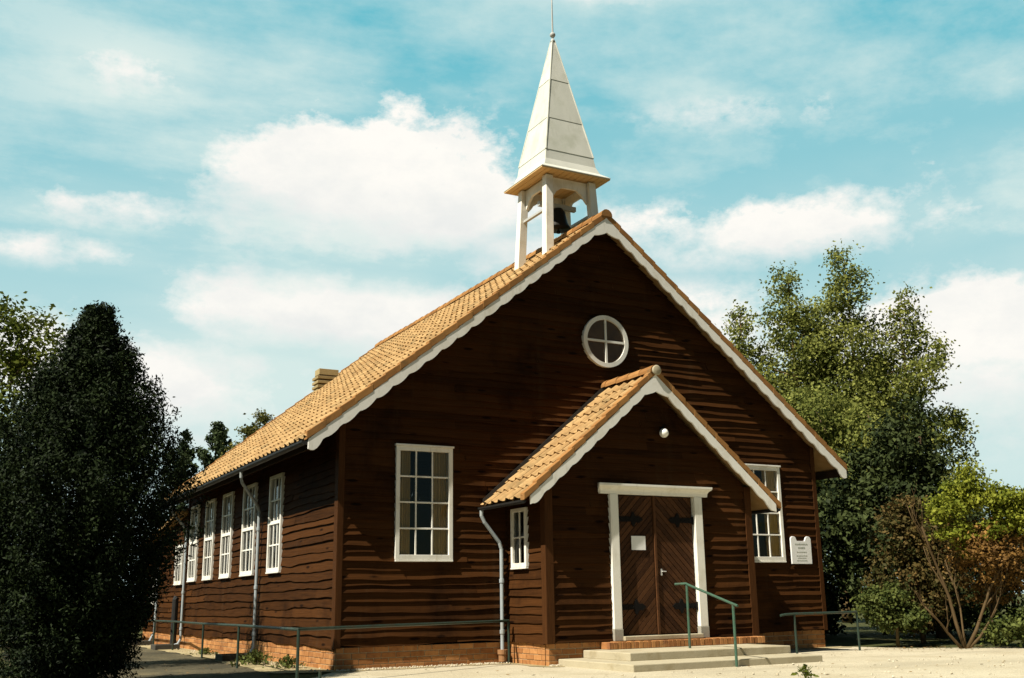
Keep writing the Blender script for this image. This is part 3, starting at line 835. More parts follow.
def groundmat(name, c0, c1, c2, s1, s2, fine, bstr, bd, rough=.95):
    m, nt, out = new_mat(name)
    b = N(nt, 'ShaderNodeBsdfPrincipled'); b.inputs['Roughness'].default_value = rough; b.inputs['Specular IOR Level'].default_value = .05
    c = mixc(nt, rng(nt, noise(nt, s1, detail=5, rough=.6), .35, .65), c0, c1)
    c = mixc(nt, mth(nt, 'MULTIPLY', rng(nt, noise(nt, s2, detail=8, rough=.7), .50, .68), .75), c, c2)
    v = N(nt, 'ShaderNodeTexVoronoi'); v.inputs['Scale'].default_value = fine
    tc = N(nt, 'ShaderNodeTexCoord'); L(nt, tc.outputs['Object'], v.inputs['Vector'])
    sp = N(nt, 'ShaderNodeSeparateColor'); L(nt, v.outputs['Color'], sp.inputs[0])
    c = mixc(nt, 1.0, c, mixc(nt, sp.outputs[0], (.82,.82,.82), (1.12,1.11,1.08)), 'MULTIPLY')
    w1 = rng(nt, noise(nt, 1.0, mapscale=(.22,.9,1), detail=7, rough=.65), .50, .66)
    c = mixc(nt, mth(nt, 'MULTIPLY', w1, .5), c, tuple(v*.70 for v in c0))
    L(nt, c, b.inputs['Base Color'])
    h = mth(nt, 'ADD', mth(nt, 'MULTIPLY', v.outputs['Distance'], -1), mth(nt, 'MULTIPLY', noise(nt, 3.0, detail=6), .8))
    L(nt, bump(nt, h, bstr, bd), b.inputs['Normal']); L(nt, b.outputs[0], out.inputs[0])
    return m
M_SOIL = groundmat('grassy soil', (.045,.055,.020), (.085,.085,.035), (.10,.075,.04), .8, 2.5, 30, .7, .03)
M_GRAVEL = groundmat('pale gravel', (.42,.37,.265), (.49,.44,.325), (.36,.305,.205), .35, 1.1, 70, .35, .008)
M_PATH = groundmat('old tarmac', (.055,.050,.035), (.11,.095,.060), (.20,.165,.095), .7, 1.0, 50, .6, .015)
M_DIRT = groundmat('pale dirt strip', (.30,.24,.13), (.42,.35,.21), (.14,.13,.06), 1.2, 2.0, 40, .6, .02)
sheet('ground', [(-400,-400),(400,-400),(400,400),(-400,400)], -.016, M_SOIL)
sheet('forecourt', [(-6.0,-2.3),(-5.0,-.6),(-4.2,.6),(4.9,.6),(5.3,-1.3),(6.6,-2.5),(9.5,-4.6),(16,-8.5),(19,-14),(6,-11.5),(1.2,-8.6),(-1.2,-6.6),(-3.6,-4.4),(-5.6,-3.2)], -.008, M_GRAVEL, .05, .3, 3)
sheet('path', [(-9.2,-6.5),(-7.7,-5.6),(-6.2,-2.6),(-5.45,.2),(-5.2,5),(-5.15,15.5),(-7.9,15.5),(-8.4,5)], -.004, M_PATH, .06, .3, 5)
sheet('dirt_ground', [(-4.7,.3),(-4.7,-.32),(-2.1,-.28),(-2.0,-1.45),(-1.75,-1.5),(-1.75,.3)], -.003, M_DIRT, .07, .14, 16)
sheet('dirt_ground', [(1.9,.3),(1.95,-.9),(2.2,-.35),(4.9,-.4),(5.1,.3)], -.003, M_DIRT, .07, .14, 17)
sheet('path_edge', [(-5.48,.0),(-4.5,-.3),(-4.5,15.3),(-5.2,15.3),(-5.22,5)], .000, M_DIRT, .06, .3, 6)

sheet('added_dark_ground', [(-60,-40),(60,-40),(30,-16),(19,-13.5),(6,-11.2),(1.2,-8.2),(-1.2,-6.2),(-3.6,-4.1),(-6.2,-2.9),(-7.8,-5.0),(-12,-8)], -.012, M_PATH, .04, .4, 8)  # unseen dark ground, added to cut light bouncing onto the front wall
# loose stones along the wall foot
mb = MB(); rs = random.Random(12)
for k in range(900):
    u = rs.random()
    if u < .45: x, y = rs.uniform(-4.6,-2.0), -abs(rs.gauss(0,.10))-.03
    elif u < .6: x, y = rs.uniform(-1.9,-1.2), PY-.03-abs(rs.gauss(0,.08))
    elif u < .8: x, y = -4.62-abs(rs.gauss(0,.22)), rs.uniform(0,14)
    else: x, y = rs.uniform(-4,5), rs.uniform(-6.5,-3.2)
    s = rs.uniform(.006,.022); a = rs.uniform(0,3.1)
    M_ = Matrix.Translation((x,y,s*.25)) @ Matrix.Rotation(a,4,'Z') @ Matrix.Rotation(rs.uniform(-.4,.4),4,'X')
    v = [(s,0,0),(.3*s,.8*s,0),(-.8*s,.5*s,0),(-.7*s,-.6*s,0),(.4*s,-.8*s,0)]
    top = [tuple(M_ @ Vector((p[0]*.6,p[1]*.6,s*.55))) for p in v]; bt = [tuple(M_ @ Vector((p[0],p[1],-s*.3))) for p in v]
    t = rs.random(); mb.face(top, t)
    for i in range(5): mb.face((bt[i], bt[(i+1)%5], top[(i+1)%5], top[i]), t)
o = mb.build('gravel', surf('loose stones', (.34,.29,.19), (.58,.52,.40), 20, .9)); o['kind'] = 'stuff'
tag(o, 'loose pale stones scattered along the foot of the brick plinth', 'gravel')

# fallen leaves and grit
mb = MB(); rs = random.Random(77)
for k in range(1100):
    q = rs.random()
    if q < .5: f = rs.random(); x, y = 4.6+4.6*f+rs.gauss(0,.5), -.9-2.7*f-abs(rs.gauss(0,.45))
    elif q < .75: x, y = rs.uniform(-8.5,-5.0), rs.uniform(-3,9)
    else: x, y = rs.uniform(-5,6), rs.uniform(-6.5,-.3)
    if -1.9 < x < 2.0 and -3.2 < y: continue
    if y > 0 and x > -4.7: continue
    s = rs.uniform(.012,.032); M_ = Matrix.Translation((x,y,.006)) @ Matrix.Rotation(rs.uniform(0,6.28),4,'Z') @ Matrix.Rotation(rs.uniform(-.5,.5),4,'X')
    mb.face([tuple(M_ @ Vector(p)) for p in ((-s,0,0),(0,-s*.45,.003),(s,0,.006),(0,s*.45,.003))], rs.random())
o = mb.build('fallen_leaves', surf('dry leaves', (.07,.045,.02), (.22,.14,.055), 20, .9)); o['kind'] = 'stuff'
tag(o, 'dry brown fallen leaves scattered over the gravel and path', 'leaf litter')

# ------------------------------------------------------------------ foliage
def leaves_mesh(name, pts, nrm, size, aspect, tint, mat, parent, droop=0.):
    """pts (n,3) world, nrm preferred normals, builds bent rhombic leaf faces"""
    n = len(pts)
    off = np.zeros(3); p = parent
    while p is not None: off += np.array(p.location); p = p.parent
    d = RNG.normal(size=(n,3)); d[:,2] -= droop
    d -= nrm*np.sum(d*nrm, 1, keepdims=True); d /= np.linalg.norm(d, axis=1, keepdims=True)+1e-9
    s = np.cross(nrm, d)
    L_ = (size*RNG.uniform(.6,1.35,n))[:,None]; Wd = L_*aspect
    c = pts - off
    V = np.empty((n,4,3))
    V[:,0] = c - d*L_*.5; V[:,1] = c + s*Wd*.5 + nrm*L_*.08; V[:,2] = c + d*L_*.5 - nrm*L_*.1; V[:,3] = c - s*Wd*.5 + nrm*L_*.08
    me = bpy.data.meshes.new(name)
    me.vertices.add(n*4); me.vertices.foreach_set('co', V.reshape(-1).astype(np.float32))
    me.loops.add(n*4); me.loops.foreach_set('vertex_index', np.arange(n*4, dtype=np.int32))
    me.polygons.add(n); me.polygons.foreach_set('loop_start', (np.arange(n)*4).astype(np.int32))
    me.update(calc_edges=True)
    at = me.attributes.new('tint', 'FLOAT', 'FACE'); at.data.foreach_set('value', np.clip(tint,0,1).astype(np.float32))
    me.materials.append(mat)
    o = bpy.data.objects.new(name, me); COL.objects.link(o); o.parent = parent
    return o
def unit(a): return a/(np.linalg.norm(a, axis=-1, keepdims=True)+1e-9)
def cloud(blobs, nclump, nleaf, crad, flat=.7, shell=(.45,1.0)):
    """clumps of leaves on/inside ellipsoid blobs -> pts, normals, tint"""
    P, Nn, T = [], [], []
    vol = np.array([b[3]*b[4]*b[5] for b in blobs])**(2/3); vol = vol/vol.sum()
    for b, f in zip(blobs, vol):
        k = max(4, int(nclump*f)); c = np.array(b[:3]); r = np.array(b[3:6])
        u = unit(RNG.normal(size=(k,3))); rad = RNG.uniform(shell[0], shell[1], k)**.6
        cc = c + u*r*rad[:,None]
        nl = max(3, int(nleaf*f/k))
        off = RNG.normal(size=(k,nl,3))*crad*RNG.uniform(.6,1.3,(k,1,1)); off[:,:,2] *= flat
        p = (cc[:,None,:] + off).reshape(-1,3)
        nn = unit(RNG.normal(size=p.shape)*.8 + np.repeat(u, nl, 0)*.7 + np.array([0,0,.5]))
        t = np.repeat(RNG.normal(.45,.2,k), nl) + RNG.normal(0,.16,k*nl)
        P.append(p); Nn.append(nn); T.append(t)
    return np.concatenate(P), np.concatenate(Nn), np.concatenate(T)
def trunk(base, pts, r0, r1, limbs, mat, parent):
    mb = MB(); n = len(pts)
    mb.tube([base]+pts, [r0 + (r1-r0)*k/n for k in range(n+1)], 9)
    for lp, ra, rb in limbs: mb.tube(lp, [ra + (rb-ra)*k/(len(lp)-1) for k in range(len(lp))], 7)
    return mb.build('trunk', mat, parent, smooth=True)
def limbs_to(base, blobs, r, n=None, seed=0):
    rs = random.Random(seed); out_ = []
    for b in (blobs if n is None else blobs[:n]):
        z0 = base[2] + (b[2]-base[2])*rs.uniform(.25,.55)
        a = Vector((base[0], base[1], z0)); e = Vector(b[:3]) + Vector((0,0,b[5]*.4))
        m1 = a.lerp(e,.45) + Vector((rs.uniform(-.1,.1), rs.uniform(-.1,.1), -.04))*(e-a).length
        out_.append(([tuple(a), tuple(m1), tuple(e)], r, r*.2))
    return out_

def plant(name, label, cat, base, blobs, nclump, nleaf, crad, lsize, asp, mat, tr=.08, th=None, bark=M_BARK, group=None, flat=.7, nl=6, shell=(.45,1.0)):
    t = thing(name, label, cat, base, group)
    th = th or max(b[2] for b in blobs)
    pts = [(base[0]+.05*tr*10*math.sin(k), base[1], base[2]+(th-base[2])*k/4) for k in range(1,5)]
    trunk(base, pts, tr, tr*.2, limbs_to(base, blobs, tr*.4, nl, len(label)), bark, t)
    p, n_, tt = cloud(blobs, nclump, nleaf, crad, flat, shell)
    keep = p[:,2] > .03
    leaves_mesh('crown', p[keep], n_[keep], lsize, asp, tt[keep], mat, t)
    return t
M_YEW = leafmat('cypress sprays', (.003,.006,.003), (.024,.036,.012), .06)
M_LIME = leafmat('light green leaves', (.045,.066,.010), (.155,.180,.030), .32)
M_YELG = leafmat('yellow green leaves', (.095,.125,.014), (.33,.34,.045), .32)
M_POP = leafmat('poplar leaves', (.070,.090,.018), (.31,.32,.080), .34)
M_MID = leafmat('mid green leaves', (.030,.045,.012), (.135,.155,.040), .22)
M_DARK = leafmat('dark evergreen leaves', (.009,.016,.007), (.070,.088,.028), .12)
M_BACK = leafmat('dark hedge leaves', (.007,.012,.006), (.028,.038,.014), .10)  # dark leaf green for the hedge and boundary shrubs
M_BROWN = leafmat('russet leaves', (.075,.040,.014), (.30,.165,.045), .18)
M_MIXED = leafmat('olive and russet leaves', (.024,.034,.010), (.15,.095,.032), .18)
M_FARCON = leafmat('far conifer needles', (.018,.030,.014), (.055,.075,.030), .12)
M_GOLD = leafmat('golden green leaves', (.06,.065,.015), (.16,.15,.035), .2)

# dark cypress beside the path: upright plumes round a cone
def cypress(name, label, base, H, prof, n, lsize, mat, plume=.16, tr=.12, group=None, lean=(0,0)):
    t = thing(name, label, 'tree', base, group)
    trunk(base, [(base[0], base[1], base[2]+H*k/4*.94) for k in range(1,5)], tr, .02, [], M_BARK, t)
    zz = np.array([p[0] for p in prof]); rr = np.array([p[1] for p in prof])
    k = max(60, n//130)
    h = RNG.uniform(0,1,k)**.9; a = RNG.uniform(0, 2*math.pi, k)
    rad = np.interp(h, zz, rr)*np.where(RNG.uniform(0,1,k)<.28, RNG.uniform(.1,.7,k), RNG.uniform(.78,1.08,k)*np.where(RNG.uniform(0,1,k)<.10, RNG.uniform(1.05,1.25,k), 1))
    c = np.stack([base[0]+rad*np.cos(a)+lean[0]*h, base[1]+rad*np.sin(a)+lean[1]*h, base[2]+h*H], 1)
    nl = n//k
    up = unit(np.stack([np.cos(a)*.75, np.sin(a)*.75, np.full(k,1.)-.25*(1-h)],1))
    s = RNG.uniform(-1,1,(k,nl,1)); o = RNG.normal(size=(k,nl,3))*plume*.38*(1.05-.6*np.clip(s,0,1))
    p = (c[:,None,:] + up[:,None,:]*s*plume*1.7*(1-.45*h[:,None,None]**3) + o).reshape(-1,3)
    out_ = np.repeat(np.stack([np.cos(a),np.sin(a),np.full(k,.4)],1), nl, 0)
    nn = unit(RNG.normal(size=p.shape)*.8 + out_*.8)
    tt = np.repeat(RNG.normal(.42,.2,k), nl) + RNG.normal(0,.15,k*nl) + .12*np.repeat(h,nl)  # lighter with height: lit spray tips put into the tint
    keep = p[:,2] > .02
    leaves_mesh('crown', p[keep], nn[keep], lsize, .42, tt[keep], mat, t)
    return t
cypress('cypress_tree', 'big near-black conical conifer standing beside the path at the side wall', (-8.14,-.86,0), 4.48,
        [(0,.55),(.1,.64),(.22,.82),(.38,1.02),(.51,1.09),(.6,.94),(.69,.77),(.82,.43),(.9,.22),(.97,.06),(1,.01)], 200000, .050, M_YEW, .19)
plant('broadleaf_tree', 'yellow-green broadleaf tree showing behind the black conical conifer', 'tree', (-9.5,3.6,0),
      [(-8.8,3.4,3.2,1.0,1.1,1.2),(-8.75,3.3,4.3,.75,.8,.8),(-8.75,3.5,5.0,.55,.6,.55),(-9.5,3.6,5.2,.7,.7,.6),(-10.4,3.8,3.8,1.2,1.2,1.3),(-10.2,3.5,2.2,1.4,1.2,1.2),(-9.3,3.0,1.6,1.0,1.0,1.1)], 420, 26000, .17, .085, .6, M_LIME, .12)
# boundary planting at the end of the path
for i, (x, y, s, lab) in enumerate(((-6.3,18.2,1.25,'dark shrub closing the end of the path behind the annex'),(-8.6,17.0,1.7,'tall dark shrub beyond the path, behind the big conifer'),(-11.5,14.5,2.0,'dark bushy shrub at the edge of the frame beyond the broadleaf tree'),(-11.2,9.5,1.7,'dark shrub on the grass beside the path, behind the broadleaf tree'))):
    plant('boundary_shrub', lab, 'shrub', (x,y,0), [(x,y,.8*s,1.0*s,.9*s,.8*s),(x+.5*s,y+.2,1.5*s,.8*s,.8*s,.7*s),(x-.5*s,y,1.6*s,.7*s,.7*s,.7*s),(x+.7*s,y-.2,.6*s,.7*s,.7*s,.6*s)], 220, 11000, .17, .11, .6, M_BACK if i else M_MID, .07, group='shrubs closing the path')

# far trees over the roof
cypress('conifer_tree', 'dark far conifer over the roof, nearer the big black conifer', (-.95,29.6,0), 7.6, [(0,1.4),(.5,1.1),(.75,.75),(.9,.4),(1,.06)], 7000, .20, M_FARCON, .28, .16, 'far trees over the roof')
cypress('conifer_tree', 'slim pointed far conifer in the middle of three trees over the roof', (.12,29.1,0), 8.0, [(0,1.3),(.5,1.05),(.75,.75),(.9,.42),(1,.06)], 7000, .20, M_FARCON, .28, .16, 'far trees over the roof')
plant('broadleaf_tree', 'golden-green far tree rising over the tiled roof', 'tree', (.45,24,0), [(.45,24,7.3,.45,.5,.65),(.25,24,6.5,.75,.7,.8),(.7,24,6.2,.7,.7,.8),(.3,24,5.2,1.2,1.0,1.0)], 200, 9000, .14, .12, .6, M_GOLD, .14, group='far trees over the roof')

# right-hand trees: pale poplar behind, evergreens and shrubs in front
def airy(label, base, spires, n, mat, crad, lsize, group=None, name='poplar_tree', tr=.2):
    t = thing(name, label, 'tree', base, group)
    lim = []; blobs = []
    for (x, y, zt, r) in spires:
        lim.append(([(base[0], base[1], base[2]+1.2), ((base[0]+x)/2*.6+x*.4, (base[1]+y)/2*.6+y*.4, zt*.4), (x, y, zt*.7), (x, y, zt*.98)], tr*.55, .015))
        m_ = 9
        for k in range(m_):
            f = k/(m_-1); z = zt*(.32+.645*f); rr = r*(1.0-.80*f**2.2)
            an = RNG.uniform(0,6.28); d = rr*.55
            blobs.append((x+d*math.cos(an), y+d*math.sin(an), z, rr*.75+.1, rr*.75+.1, zt*.055+.15))
            an += RNG.uniform(1.5,4.5); d = rr*.8
            blobs.append((x+d*math.cos(an), y+d*math.sin(an), z-.3+RNG.uniform(-.3,.3), rr*.5+.1, rr*.5+.1, zt*.045+.1))
            lim.append(([(x,y,z-.5),(x+d*.6*math.cos(an), y+d*.6*math.sin(an), z-.2),(x+d*1.1*math.cos(an), y+d*1.1*math.sin(an), z)], .035, .008))
    trunk(base, [(base[0],base[1],base[2]+k*.6) for k in (1,2)], tr, tr*.8, lim, M_BARKPALE, t)
    p, nn, tt = cloud(blobs, n//38, n, crad, .8, (.35,1.0))
    leaves_mesh('crown', p, nn, lsize, .7, tt, mat, t)
airy('tall pale poplar with open feathery crown behind the chapel roof', (17.2,11.9,0), [(16.4,12.6,12.3,1.9),(17.95,11.3,12.8,2.0),(19.1,10.1,11.0,1.8),(15.1,13.8,11.1,1.3),(17.0,11.9,10.2,2.4)], 140000, M_POP, .20, .115)
plant('broadleaf_tree', 'olive green rounded tree between the poplar and the dark evergreen', 'tree', (12.1,5.4,0),
      [(11.00,6.33,5.6,1.1,1.1,.8),(11.70,5.23,4.9,.9,.9,.8),(10.50,6.83,4.7,1.1,1.1,.9),(11.60,5.53,4.0,1.5,1.4,1.1),(10.20,6.73,3.4,1.2,1.2,1.0),(11.70,4.93,3.4,1.0,1.0,1.0)], 420, 26000, .19, .11, .65, M_POP, .13)
plant('evergreen_tree', 'dark glossy evergreen tree standing taller than the russet bush in front', 'tree', (8.7,.9,0),
      [(8.33,0.98,4.5,.42,.42,.5),(8.18,1.13,3.9,.75,.7,.6),(8.43,0.83,3.4,.62,.6,.55),(7.78,1.53,3.3,.75,.75,.7),(8.38,0.93,2.6,1.1,1.0,.8),(7.58,1.73,2.3,.9,.9,.8),(8.68,0.63,2.3,.7,.7,.7),(8.08,1.23,1.4,1.2,1.1,.9),(8.88,0.43,1.0,.9,.9,.8)], 420, 26000, .15, .11, .6, M_DARK, .12)
plant('evergreen_tree', 'dark evergreen close behind the far corner of the hall', 'tree', (7.2,3.4,0),
      [(7.1,3.5,3.6,.8,.8,.8),(7.5,3.0,2.7,1.0,1.0,.9),(6.7,4.0,2.5,.9,.9,.9),(7.3,3.2,1.5,1.1,1.0,.9),(6.9,3.6,.7,1.0,1.0,.6)], 260, 15000, .16, .11, .6, M_DARK, .1)
plant('bush', 'tall bush of olive and russet leaves in front of the dark evergreen', 'shrub', (6.55,-.5,0),
      [(6.55,-.45,2.35,.42,.42,.35),(6.35,-.3,1.9,.55,.5,.45),(6.75,-.7,1.75,.5,.5,.45),(6.3,-.3,1.2,.6,.55,.5),(6.8,-.8,1.1,.5,.5,.5),(6.45,-.5,.6,.6,.5,.4)], 300, 15000, .11, .075, .65, M_MIXED, .05)
plant('bush', 'low bright leafy bush on an orange-brown stem at the tree line', 'shrub', (5.42,-.92,0),
      [(5.35,-.75,.55,.32,.3,.25),(5.62,-.95,.50,.33,.3,.22),(5.2,-.65,.75,.28,.28,.22),(5.5,-.8,.85,.25,.25,.2)], 130, 5500, .085, .07, .7, M_MID, .035, bark=M_BARKPALE)
# multi stemmed small tree near the edge
mt = thing('small_tree', 'small many-stemmed tree with bright yellow-green top and bare fanning stems', 'tree', (5.74,-2.08,0))
bs = Vector((5.74,-2.08,0)); mb = MB()
rs = random.Random(31)
def stem(p0, d, ln, r0, depth):
    pts = [p0]; p = Vector(p0); d = Vector(d).normalized(); rr = [r0]
    for k in range(5):
        d = (d + Vector((rs.uniform(-.27,.27), rs.uniform(-.27,.27), .13))).normalized(); p = p + d*ln/5; pts.append(tuple(p)); rr.append(r0*(1-.62*(k+1)/5))
    mb.tube(pts, rr, 7)
    if depth:
        for k in (2, 3, 4):
            e = (d + Vector((rs.uniform(-.75,.75), rs.uniform(-.75,.75), .25))).normalized(); stem(pts[k], e, ln*rs.uniform(.35,.6), rr[k]*.65, depth-1)
for (dx, dz, ln, r0) in ((-.85,.95,1.0,.030),(-.08,1.,2.2,.036),(.45,.9,1.9,.034),(.75,.7,1.5,.026),(.16,1,1.7,.020)):
    stem(tuple(bs + Vector((.876*dx*.05,-.482*dx*.05,-.03))), (.876*dx, -.482*dx, dz), ln, r0, 2)
mb.build('trunk', M_BARKMID, mt, smooth=True)
def side(u, v, z): return (5.95 + .876*u + .48*v, -2.3 - .482*u + .87*v, z)
bl = [(*side(.95,-.05,2.05),.36,.3,.22),(*side(-.38,.1,2.3),.34,.3,.22),(*side(.0,.1,2.62),.36,.35,.22),(*side(.12,.1,2.95),.16,.16,.16),(*side(.40,0,2.5),.42,.4,.24),(*side(.85,0,2.4),.48,.4,.24),(*side(-.25,.1,1.98),.28,.25,.2),(*side(.65,.1,2.15),.4,.35,.2),(*side(1.3,.1,2.3),.4,.35,.26),
      (*side(-.05,.15,1.62),.16,.16,.18),(*side(.35,.0,1.95),.22,.2,.14)]
p, nn, tt = cloud(bl, 300, 15000, .085, .6, (.2,1.0)); leaves_mesh('crown', p, nn, .065, .6, tt, M_YELG, mt)
plant('bush', 'russet brown bush behind the bare fanning stems', 'shrub', (6.6,-2.0,0),
      [(6.05,-2.3,1.62,.30,.3,.22),(6.3,-2.5,1.35,.34,.3,.26),(6.1,-2.05,1.9,.34,.36,.22),(6.45,-2.2,1.85,.45,.4,.3),(6.75,-2.4,1.7,.45,.4,.35),(6.4,-1.9,1.55,.35,.35,.3),(6.9,-2.3,1.3,.4,.4,.4),(6.6,-2.0,1.0,.35,.35,.3)], 200, 8000, .10, .07, .6, M_BROWN, .04)
plant('bush', 'low green shrub at the foot of the russet bush, by the forecourt', 'shrub', (6.75,-2.75,0),
      [(6.65,-2.7,.35,.4,.35,.3),(7.1,-3.0,.45,.45,.4,.35),(6.35,-2.4,.25,.3,.3,.22)], 110, 5000, .09, .07, .65, M_MID, .03)
# dark boundary hedge behind them
hb = []
for k in range(9):
    f = k/8; x, y = 8.2+7.6*f, 3.2-8.2*f
    hb.append((x+.8, y+1.4, 1.1+.3*math.sin(k*2.1), 1.2, 1.1, 1.2)); hb.append((x+1.0, y+1.6, 2.3+.4*math.sin(k*1.3+1), 1.0, 1.0, .7))
for (x, y, z, r_) in ((6.2,8.5,1.0,1.2),(7.6,7.2,1.1,1.3),(9.0,5.6,1.0,1.2),(8.2,6.6,2.4,1.0),(6.8,8.0,2.2,1.0),(8.6,4.6,.5,.8),(7.4,5.6,.5,.8)): hb.append((x, y, z, r_, r_, r_))
hd = thing('hedge', 'dark overgrown hedge closing the ground behind the bushes and small tree', 'hedge', (11.5,0,0))
p, nn, tt = cloud(hb, 900, 50000, .19, .8, (.2,1.0)); keep = p[:,2] > .02
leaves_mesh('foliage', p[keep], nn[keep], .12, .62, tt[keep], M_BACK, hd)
for k in range(9):
    f = k/8; x, y = 9.0+7.6*f, 4.6-8.2*f
    mb = MB(); mb.tube([(x,y,-.02),(x+.05,y,.8),(x,y+.1,1.9)], [.06,.05,.02], 6); mb.build('stem', M_BARK, hd)

# weeds
def weed(x, y, h, n, label, rad=.12, mat=M_MID):
    p = np.empty((n,3)); a = RNG.uniform(0,6.28,n); r_ = np.abs(RNG.normal(0,rad,n))
    p[:,0] = x+r_*np.cos(a); p[:,1] = y+r_*np.sin(a); p[:,2] = RNG.uniform(.02,h,n)*np.exp(-r_/rad*.5)
    t = thing('weed', label, 'plant', (x,y,0), 'weeds along the wall foot')
    mb = MB()
    for k in range(7): an = k*.9; mb.tube([(x,y,-.01),(x+rad*.6*math.cos(an), y+rad*.6*math.sin(an), h*.5),(x+rad*1.3*math.cos(an), y+rad*1.3*math.sin(an), h*.8)], [.005,.004,.002], 5)
    mb.build('stem', mat, t)
    leaves_mesh('foliage', p, unit(RNG.normal(size=(n,3))+np.array([0,0,.8])), .055, .5, RNG.normal(.5,.2,n), mat, t)
weed(-4.95,1.1,.20,260,'green weed clump by the wall foot nearest the hall corner')
weed(-5.1,2.35,.22,320,'bushiest green weed clump beside the rail post under the first side window', .2)
weed(-4.85,3.3,.20,260,'weed clump just before the drain surround of the tall downpipe', .16)
weed(-4.9,6.6,.14,140,'small weed tuft under the third side window')
weed(-.86,-5.28,.16,70,'stray yellow-green sprig growing alone in the pale forecourt', .07, M_LIME)

# ------------------------------------------------------------------ camera
cam = bpy.data.cameras.new('camera'); co = bpy.data.objects.new('camera', cam); COL.objects.link(co)
C_ = Vector((-9.71233111, -14.77838959, .91192757)); F = 1059.0542
r_ = Vector((.87577323,-.48243778,-.01658397)); u_ = Vector((-.10128225,-.21723184,.97085129)); f_ = Vector((.47197791,.84856592,.23910821))
Mx = Matrix(((r_.x,u_.x,-f_.x,C_.x),(r_.y,u_.y,-f_.y,C_.y),(r_.z,u_.z,-f_.z,C_.z),(0,0,0,1)))
co.matrix_world = Mx
cam.sensor_width = 36; cam.lens = F*36/1024; cam.shift_x = -13/1024
cam.clip_start = .05; cam.clip_end = 3000
scene.camera = co

# ------------------------------------------------------------------ sun, sky with clouds
SD = Vector((-1, -.215, 1.25)).normalized()
sun = bpy.data.lights.new('sun', 'SUN'); sun.energy = 5.0; sun.angle = R(.5); sun.color = (1, .93, .80)
so = bpy.data.objects.new('sun', sun); COL.objects.link(so); so.rotation_euler = SD.to_track_quat('Z', 'Y').to_euler(); so.location = SD*40

w = bpy.data.worlds.new('World'); scene.world = w; w.use_nodes = True; nt = w.node_tree
for n in list(nt.nodes): nt.nodes.remove(n)
out = N(nt, 'ShaderNodeOutputWorld'); bg = N(nt, 'ShaderNodeBackground'); L(nt, bg.outputs[0], out.inputs[0])
STR = .05; bg.inputs['Strength'].default_value = STR
sky = N(nt, 'ShaderNodeTexSky'); sky.sky_type = 'NISHITA'; sky.sun_disc = False
sky.sun_elevation = math.asin(SD.z); sky.sun_rotation = math.atan2(SD.x, SD.y); sky.air_density = 1.0; sky.dust_density = .6; sky.ozone_density = 1.5
tc = N(nt, 'ShaderNodeTexCoord'); D = tc.outputs['Generated']
def vm(op, a, b_=None):
    n = nt.nodes.new('ShaderNodeVectorMath'); n.operation = op
    for i, v in enumerate((a, b_)):
        if v is None: continue
        if hasattr(v, 'links'): L(nt, v, n.inputs[i])
        else: n.inputs[i].default_value = v
    return n.outputs['Value'] if op in ('DOT_PRODUCT', 'LENGTH') else n.outputs['Vector']
sx = N(nt, 'ShaderNodeSeparateXYZ'); L(nt, D, sx.inputs[0])
n_big = noise(nt, 3.2, D, 8, .58, (1,1,1.9)); n_fine = noise(nt, 11, D, 10, .66, (1,1,1.7))
n_str = noise(nt, 2.0, D, 7, .6, (.8,2.6,5.0))
# cumulus banks: (direction, half width, half height, weight)
banks = [((.306,.877,.372),.165,.075,1.0),((.245,.893,.378),.10,.055,.9),((.394,.848,.355),.10,.052,.9),((.441,.839,.320),.075,.036,.6),
         ((.262,.920,.262),.115,.050,.95),((.340,.905,.256),.10,.050,.9),((.18,.95,.19),.20,.060,.75),((.11,.891,.441),.07,.040,.62),((.13,.90,.33),.10,.03,.55),((.497,.690,.530),.05,.018,.6),
         ((.09,.95,.30),.10,.020,.45),((.68,.66,.325),.20,.035,.55),((.80,.57,.20),.17,.075,.8),((.77,.52,.36),.22,.03,.28),((.70,.57,.42),.26,.03,.26),((.60,.66,.42),.16,.03,.24),((.60,.75,.24),.12,.05,.5),((.55,.76,.335),.10,.03,.4),((-.75,.45,.35),.25,.08,.8)]
tot = None; under = None
for c, rw_, rh, wt in banks:
    c = Vector(c).normalized(); rr = c.cross(Vector((0,0,1))).normalized(); uu = rr.cross(c)
    a = mth(nt, 'MULTIPLY', vm('DOT_PRODUCT', D, tuple(rr)), 1/rw_); b2 = mth(nt, 'MULTIPLY', vm('DOT_PRODUCT', vm('SUBTRACT', D, tuple(c)), tuple(uu)), 1/rh)
    q = mth(nt, 'ADD', mth(nt, 'MULTIPLY', a, a), mth(nt, 'MULTIPLY', b2, b2))
    fr = mth(nt, 'GREATER_THAN', vm('DOT_PRODUCT', D, tuple(c)), .3)
    g_ = mth(nt, 'MULTIPLY', mth(nt, 'MULTIPLY', mth(nt, 'POWER', 2.718, mth(nt, 'MULTIPLY', q, -1.0)), wt), fr)
    tot = g_ if tot is None else mth(nt, 'MAXIMUM', tot, g_)
    un_ = mth(nt, 'MULTIPLY', g_, mth(nt, 'MAXIMUM', mth(nt, 'ADD', mth(nt, 'MULTIPLY', b2, -1.0), .15), 0.0))
    under = un_ if under is None else mth(nt, 'MAXIMUM', under, un_)
dens = mth(nt, 'ADD', tot, mth(nt, 'ADD', mth(nt, 'MULTIPLY', mth(nt, 'SUBTRACT', n_big, .5), 1.9), mth(nt, 'MULTIPLY', mth(nt, 'SUBTRACT', n_fine, .5), 1.0)))
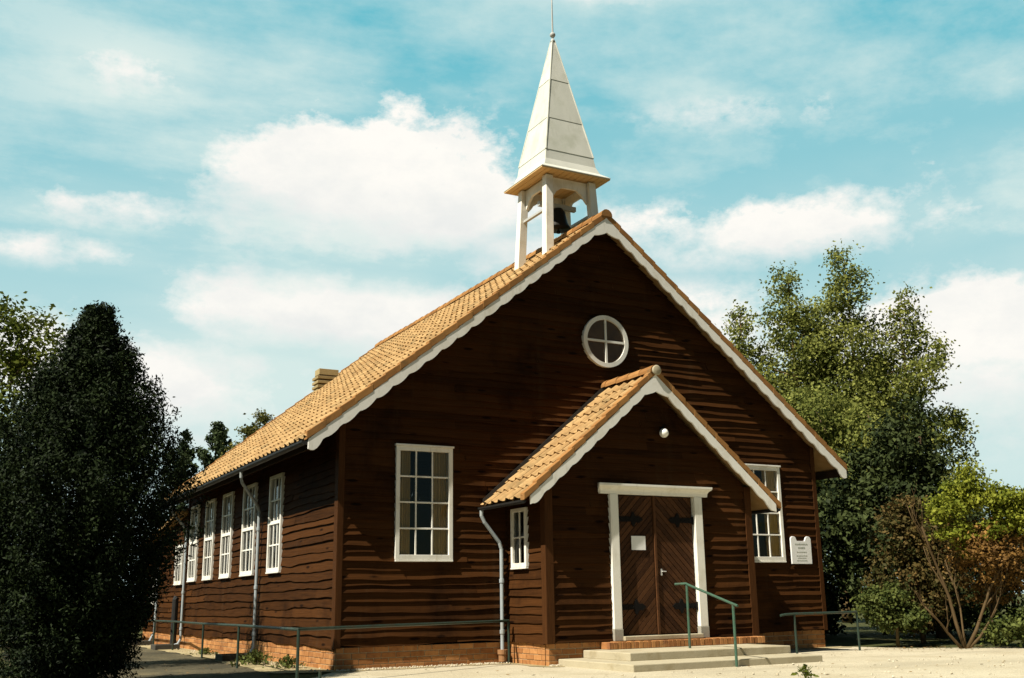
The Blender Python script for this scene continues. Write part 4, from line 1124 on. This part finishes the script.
n_det = noise(nt, 26, D, 8, .65, (1,1,1.5))
dens = mth(nt, 'ADD', dens, mth(nt, 'MULTIPLY', mth(nt, 'SUBTRACT', n_det, .5), .55))
soft = mth(nt, 'MULTIPLY', under, .9)
edge = mth(nt, 'DIVIDE', mth(nt, 'SUBTRACT', dens, .30), mth(nt, 'ADD', .20, soft), clamp=True)
cum = mth(nt, 'MULTIPLY', edge, rng(nt, tot, .10, .30))
shade = mth(nt, 'ADD', rng(nt, n_fine, .46, .64, 0, .45), mth(nt, 'MULTIPLY', under, 1.1), clamp=True)
north = rng(nt, sx.outputs['Y'], .10, .40)       # the haze and cirrus lie in the northern half of the sky
streak = mth(nt, 'MULTIPLY', rng(nt, mth(nt, 'ADD', mth(nt, 'MULTIPLY', n_str, .7), mth(nt, 'MULTIPLY', n_fine, .3)), .40, .62), .70)
low = rng(nt, sx.outputs['Z'], .50, .12, 0, .85)
veil = mth(nt, 'ADD', mth(nt, 'MAXIMUM', streak, low), mth(nt, 'MULTIPLY', mth(nt, 'MULTIPLY', tot, rng(nt, n_str, .34, .62)), .75), clamp=True)
veil = mth(nt, 'MULTIPLY', veil, north)
clear = mixc(nt, 1.0, sky.outputs[0], (.42,.50,.44), 'MULTIPLY')
teal = tuple(v/STR for v in (.085,.335,.40))
hz = tuple(v/STR for v in (.40,.49,.475)); wh = tuple(v/STR for v in (.60,.585,.55))
blue = mixc(nt, mth(nt, 'MULTIPLY', north, .9), clear, teal)
c1 = mixc(nt, veil, blue, hz)
c2 = mixc(nt, cum, c1, mixc(nt, mth(nt, 'MULTIPLY', shade, .8), wh, tuple(v/STR for v in (.455,.475,.475))))
L(nt, c2, bg.inputs['Color'])

scene.view_settings.view_transform = 'Standard'; scene.view_settings.look = 'None'
scene.view_settings.exposure = .75; scene.view_settings.gamma = 1; scene.view_settings.use_curve_mapping = False
scene.cycles.max_bounces = 6; scene.cycles.diffuse_bounces = 3; scene.cycles.transparent_max_bounces = 10
scene.render.resolution_x = 1024; scene.render.resolution_y = 678
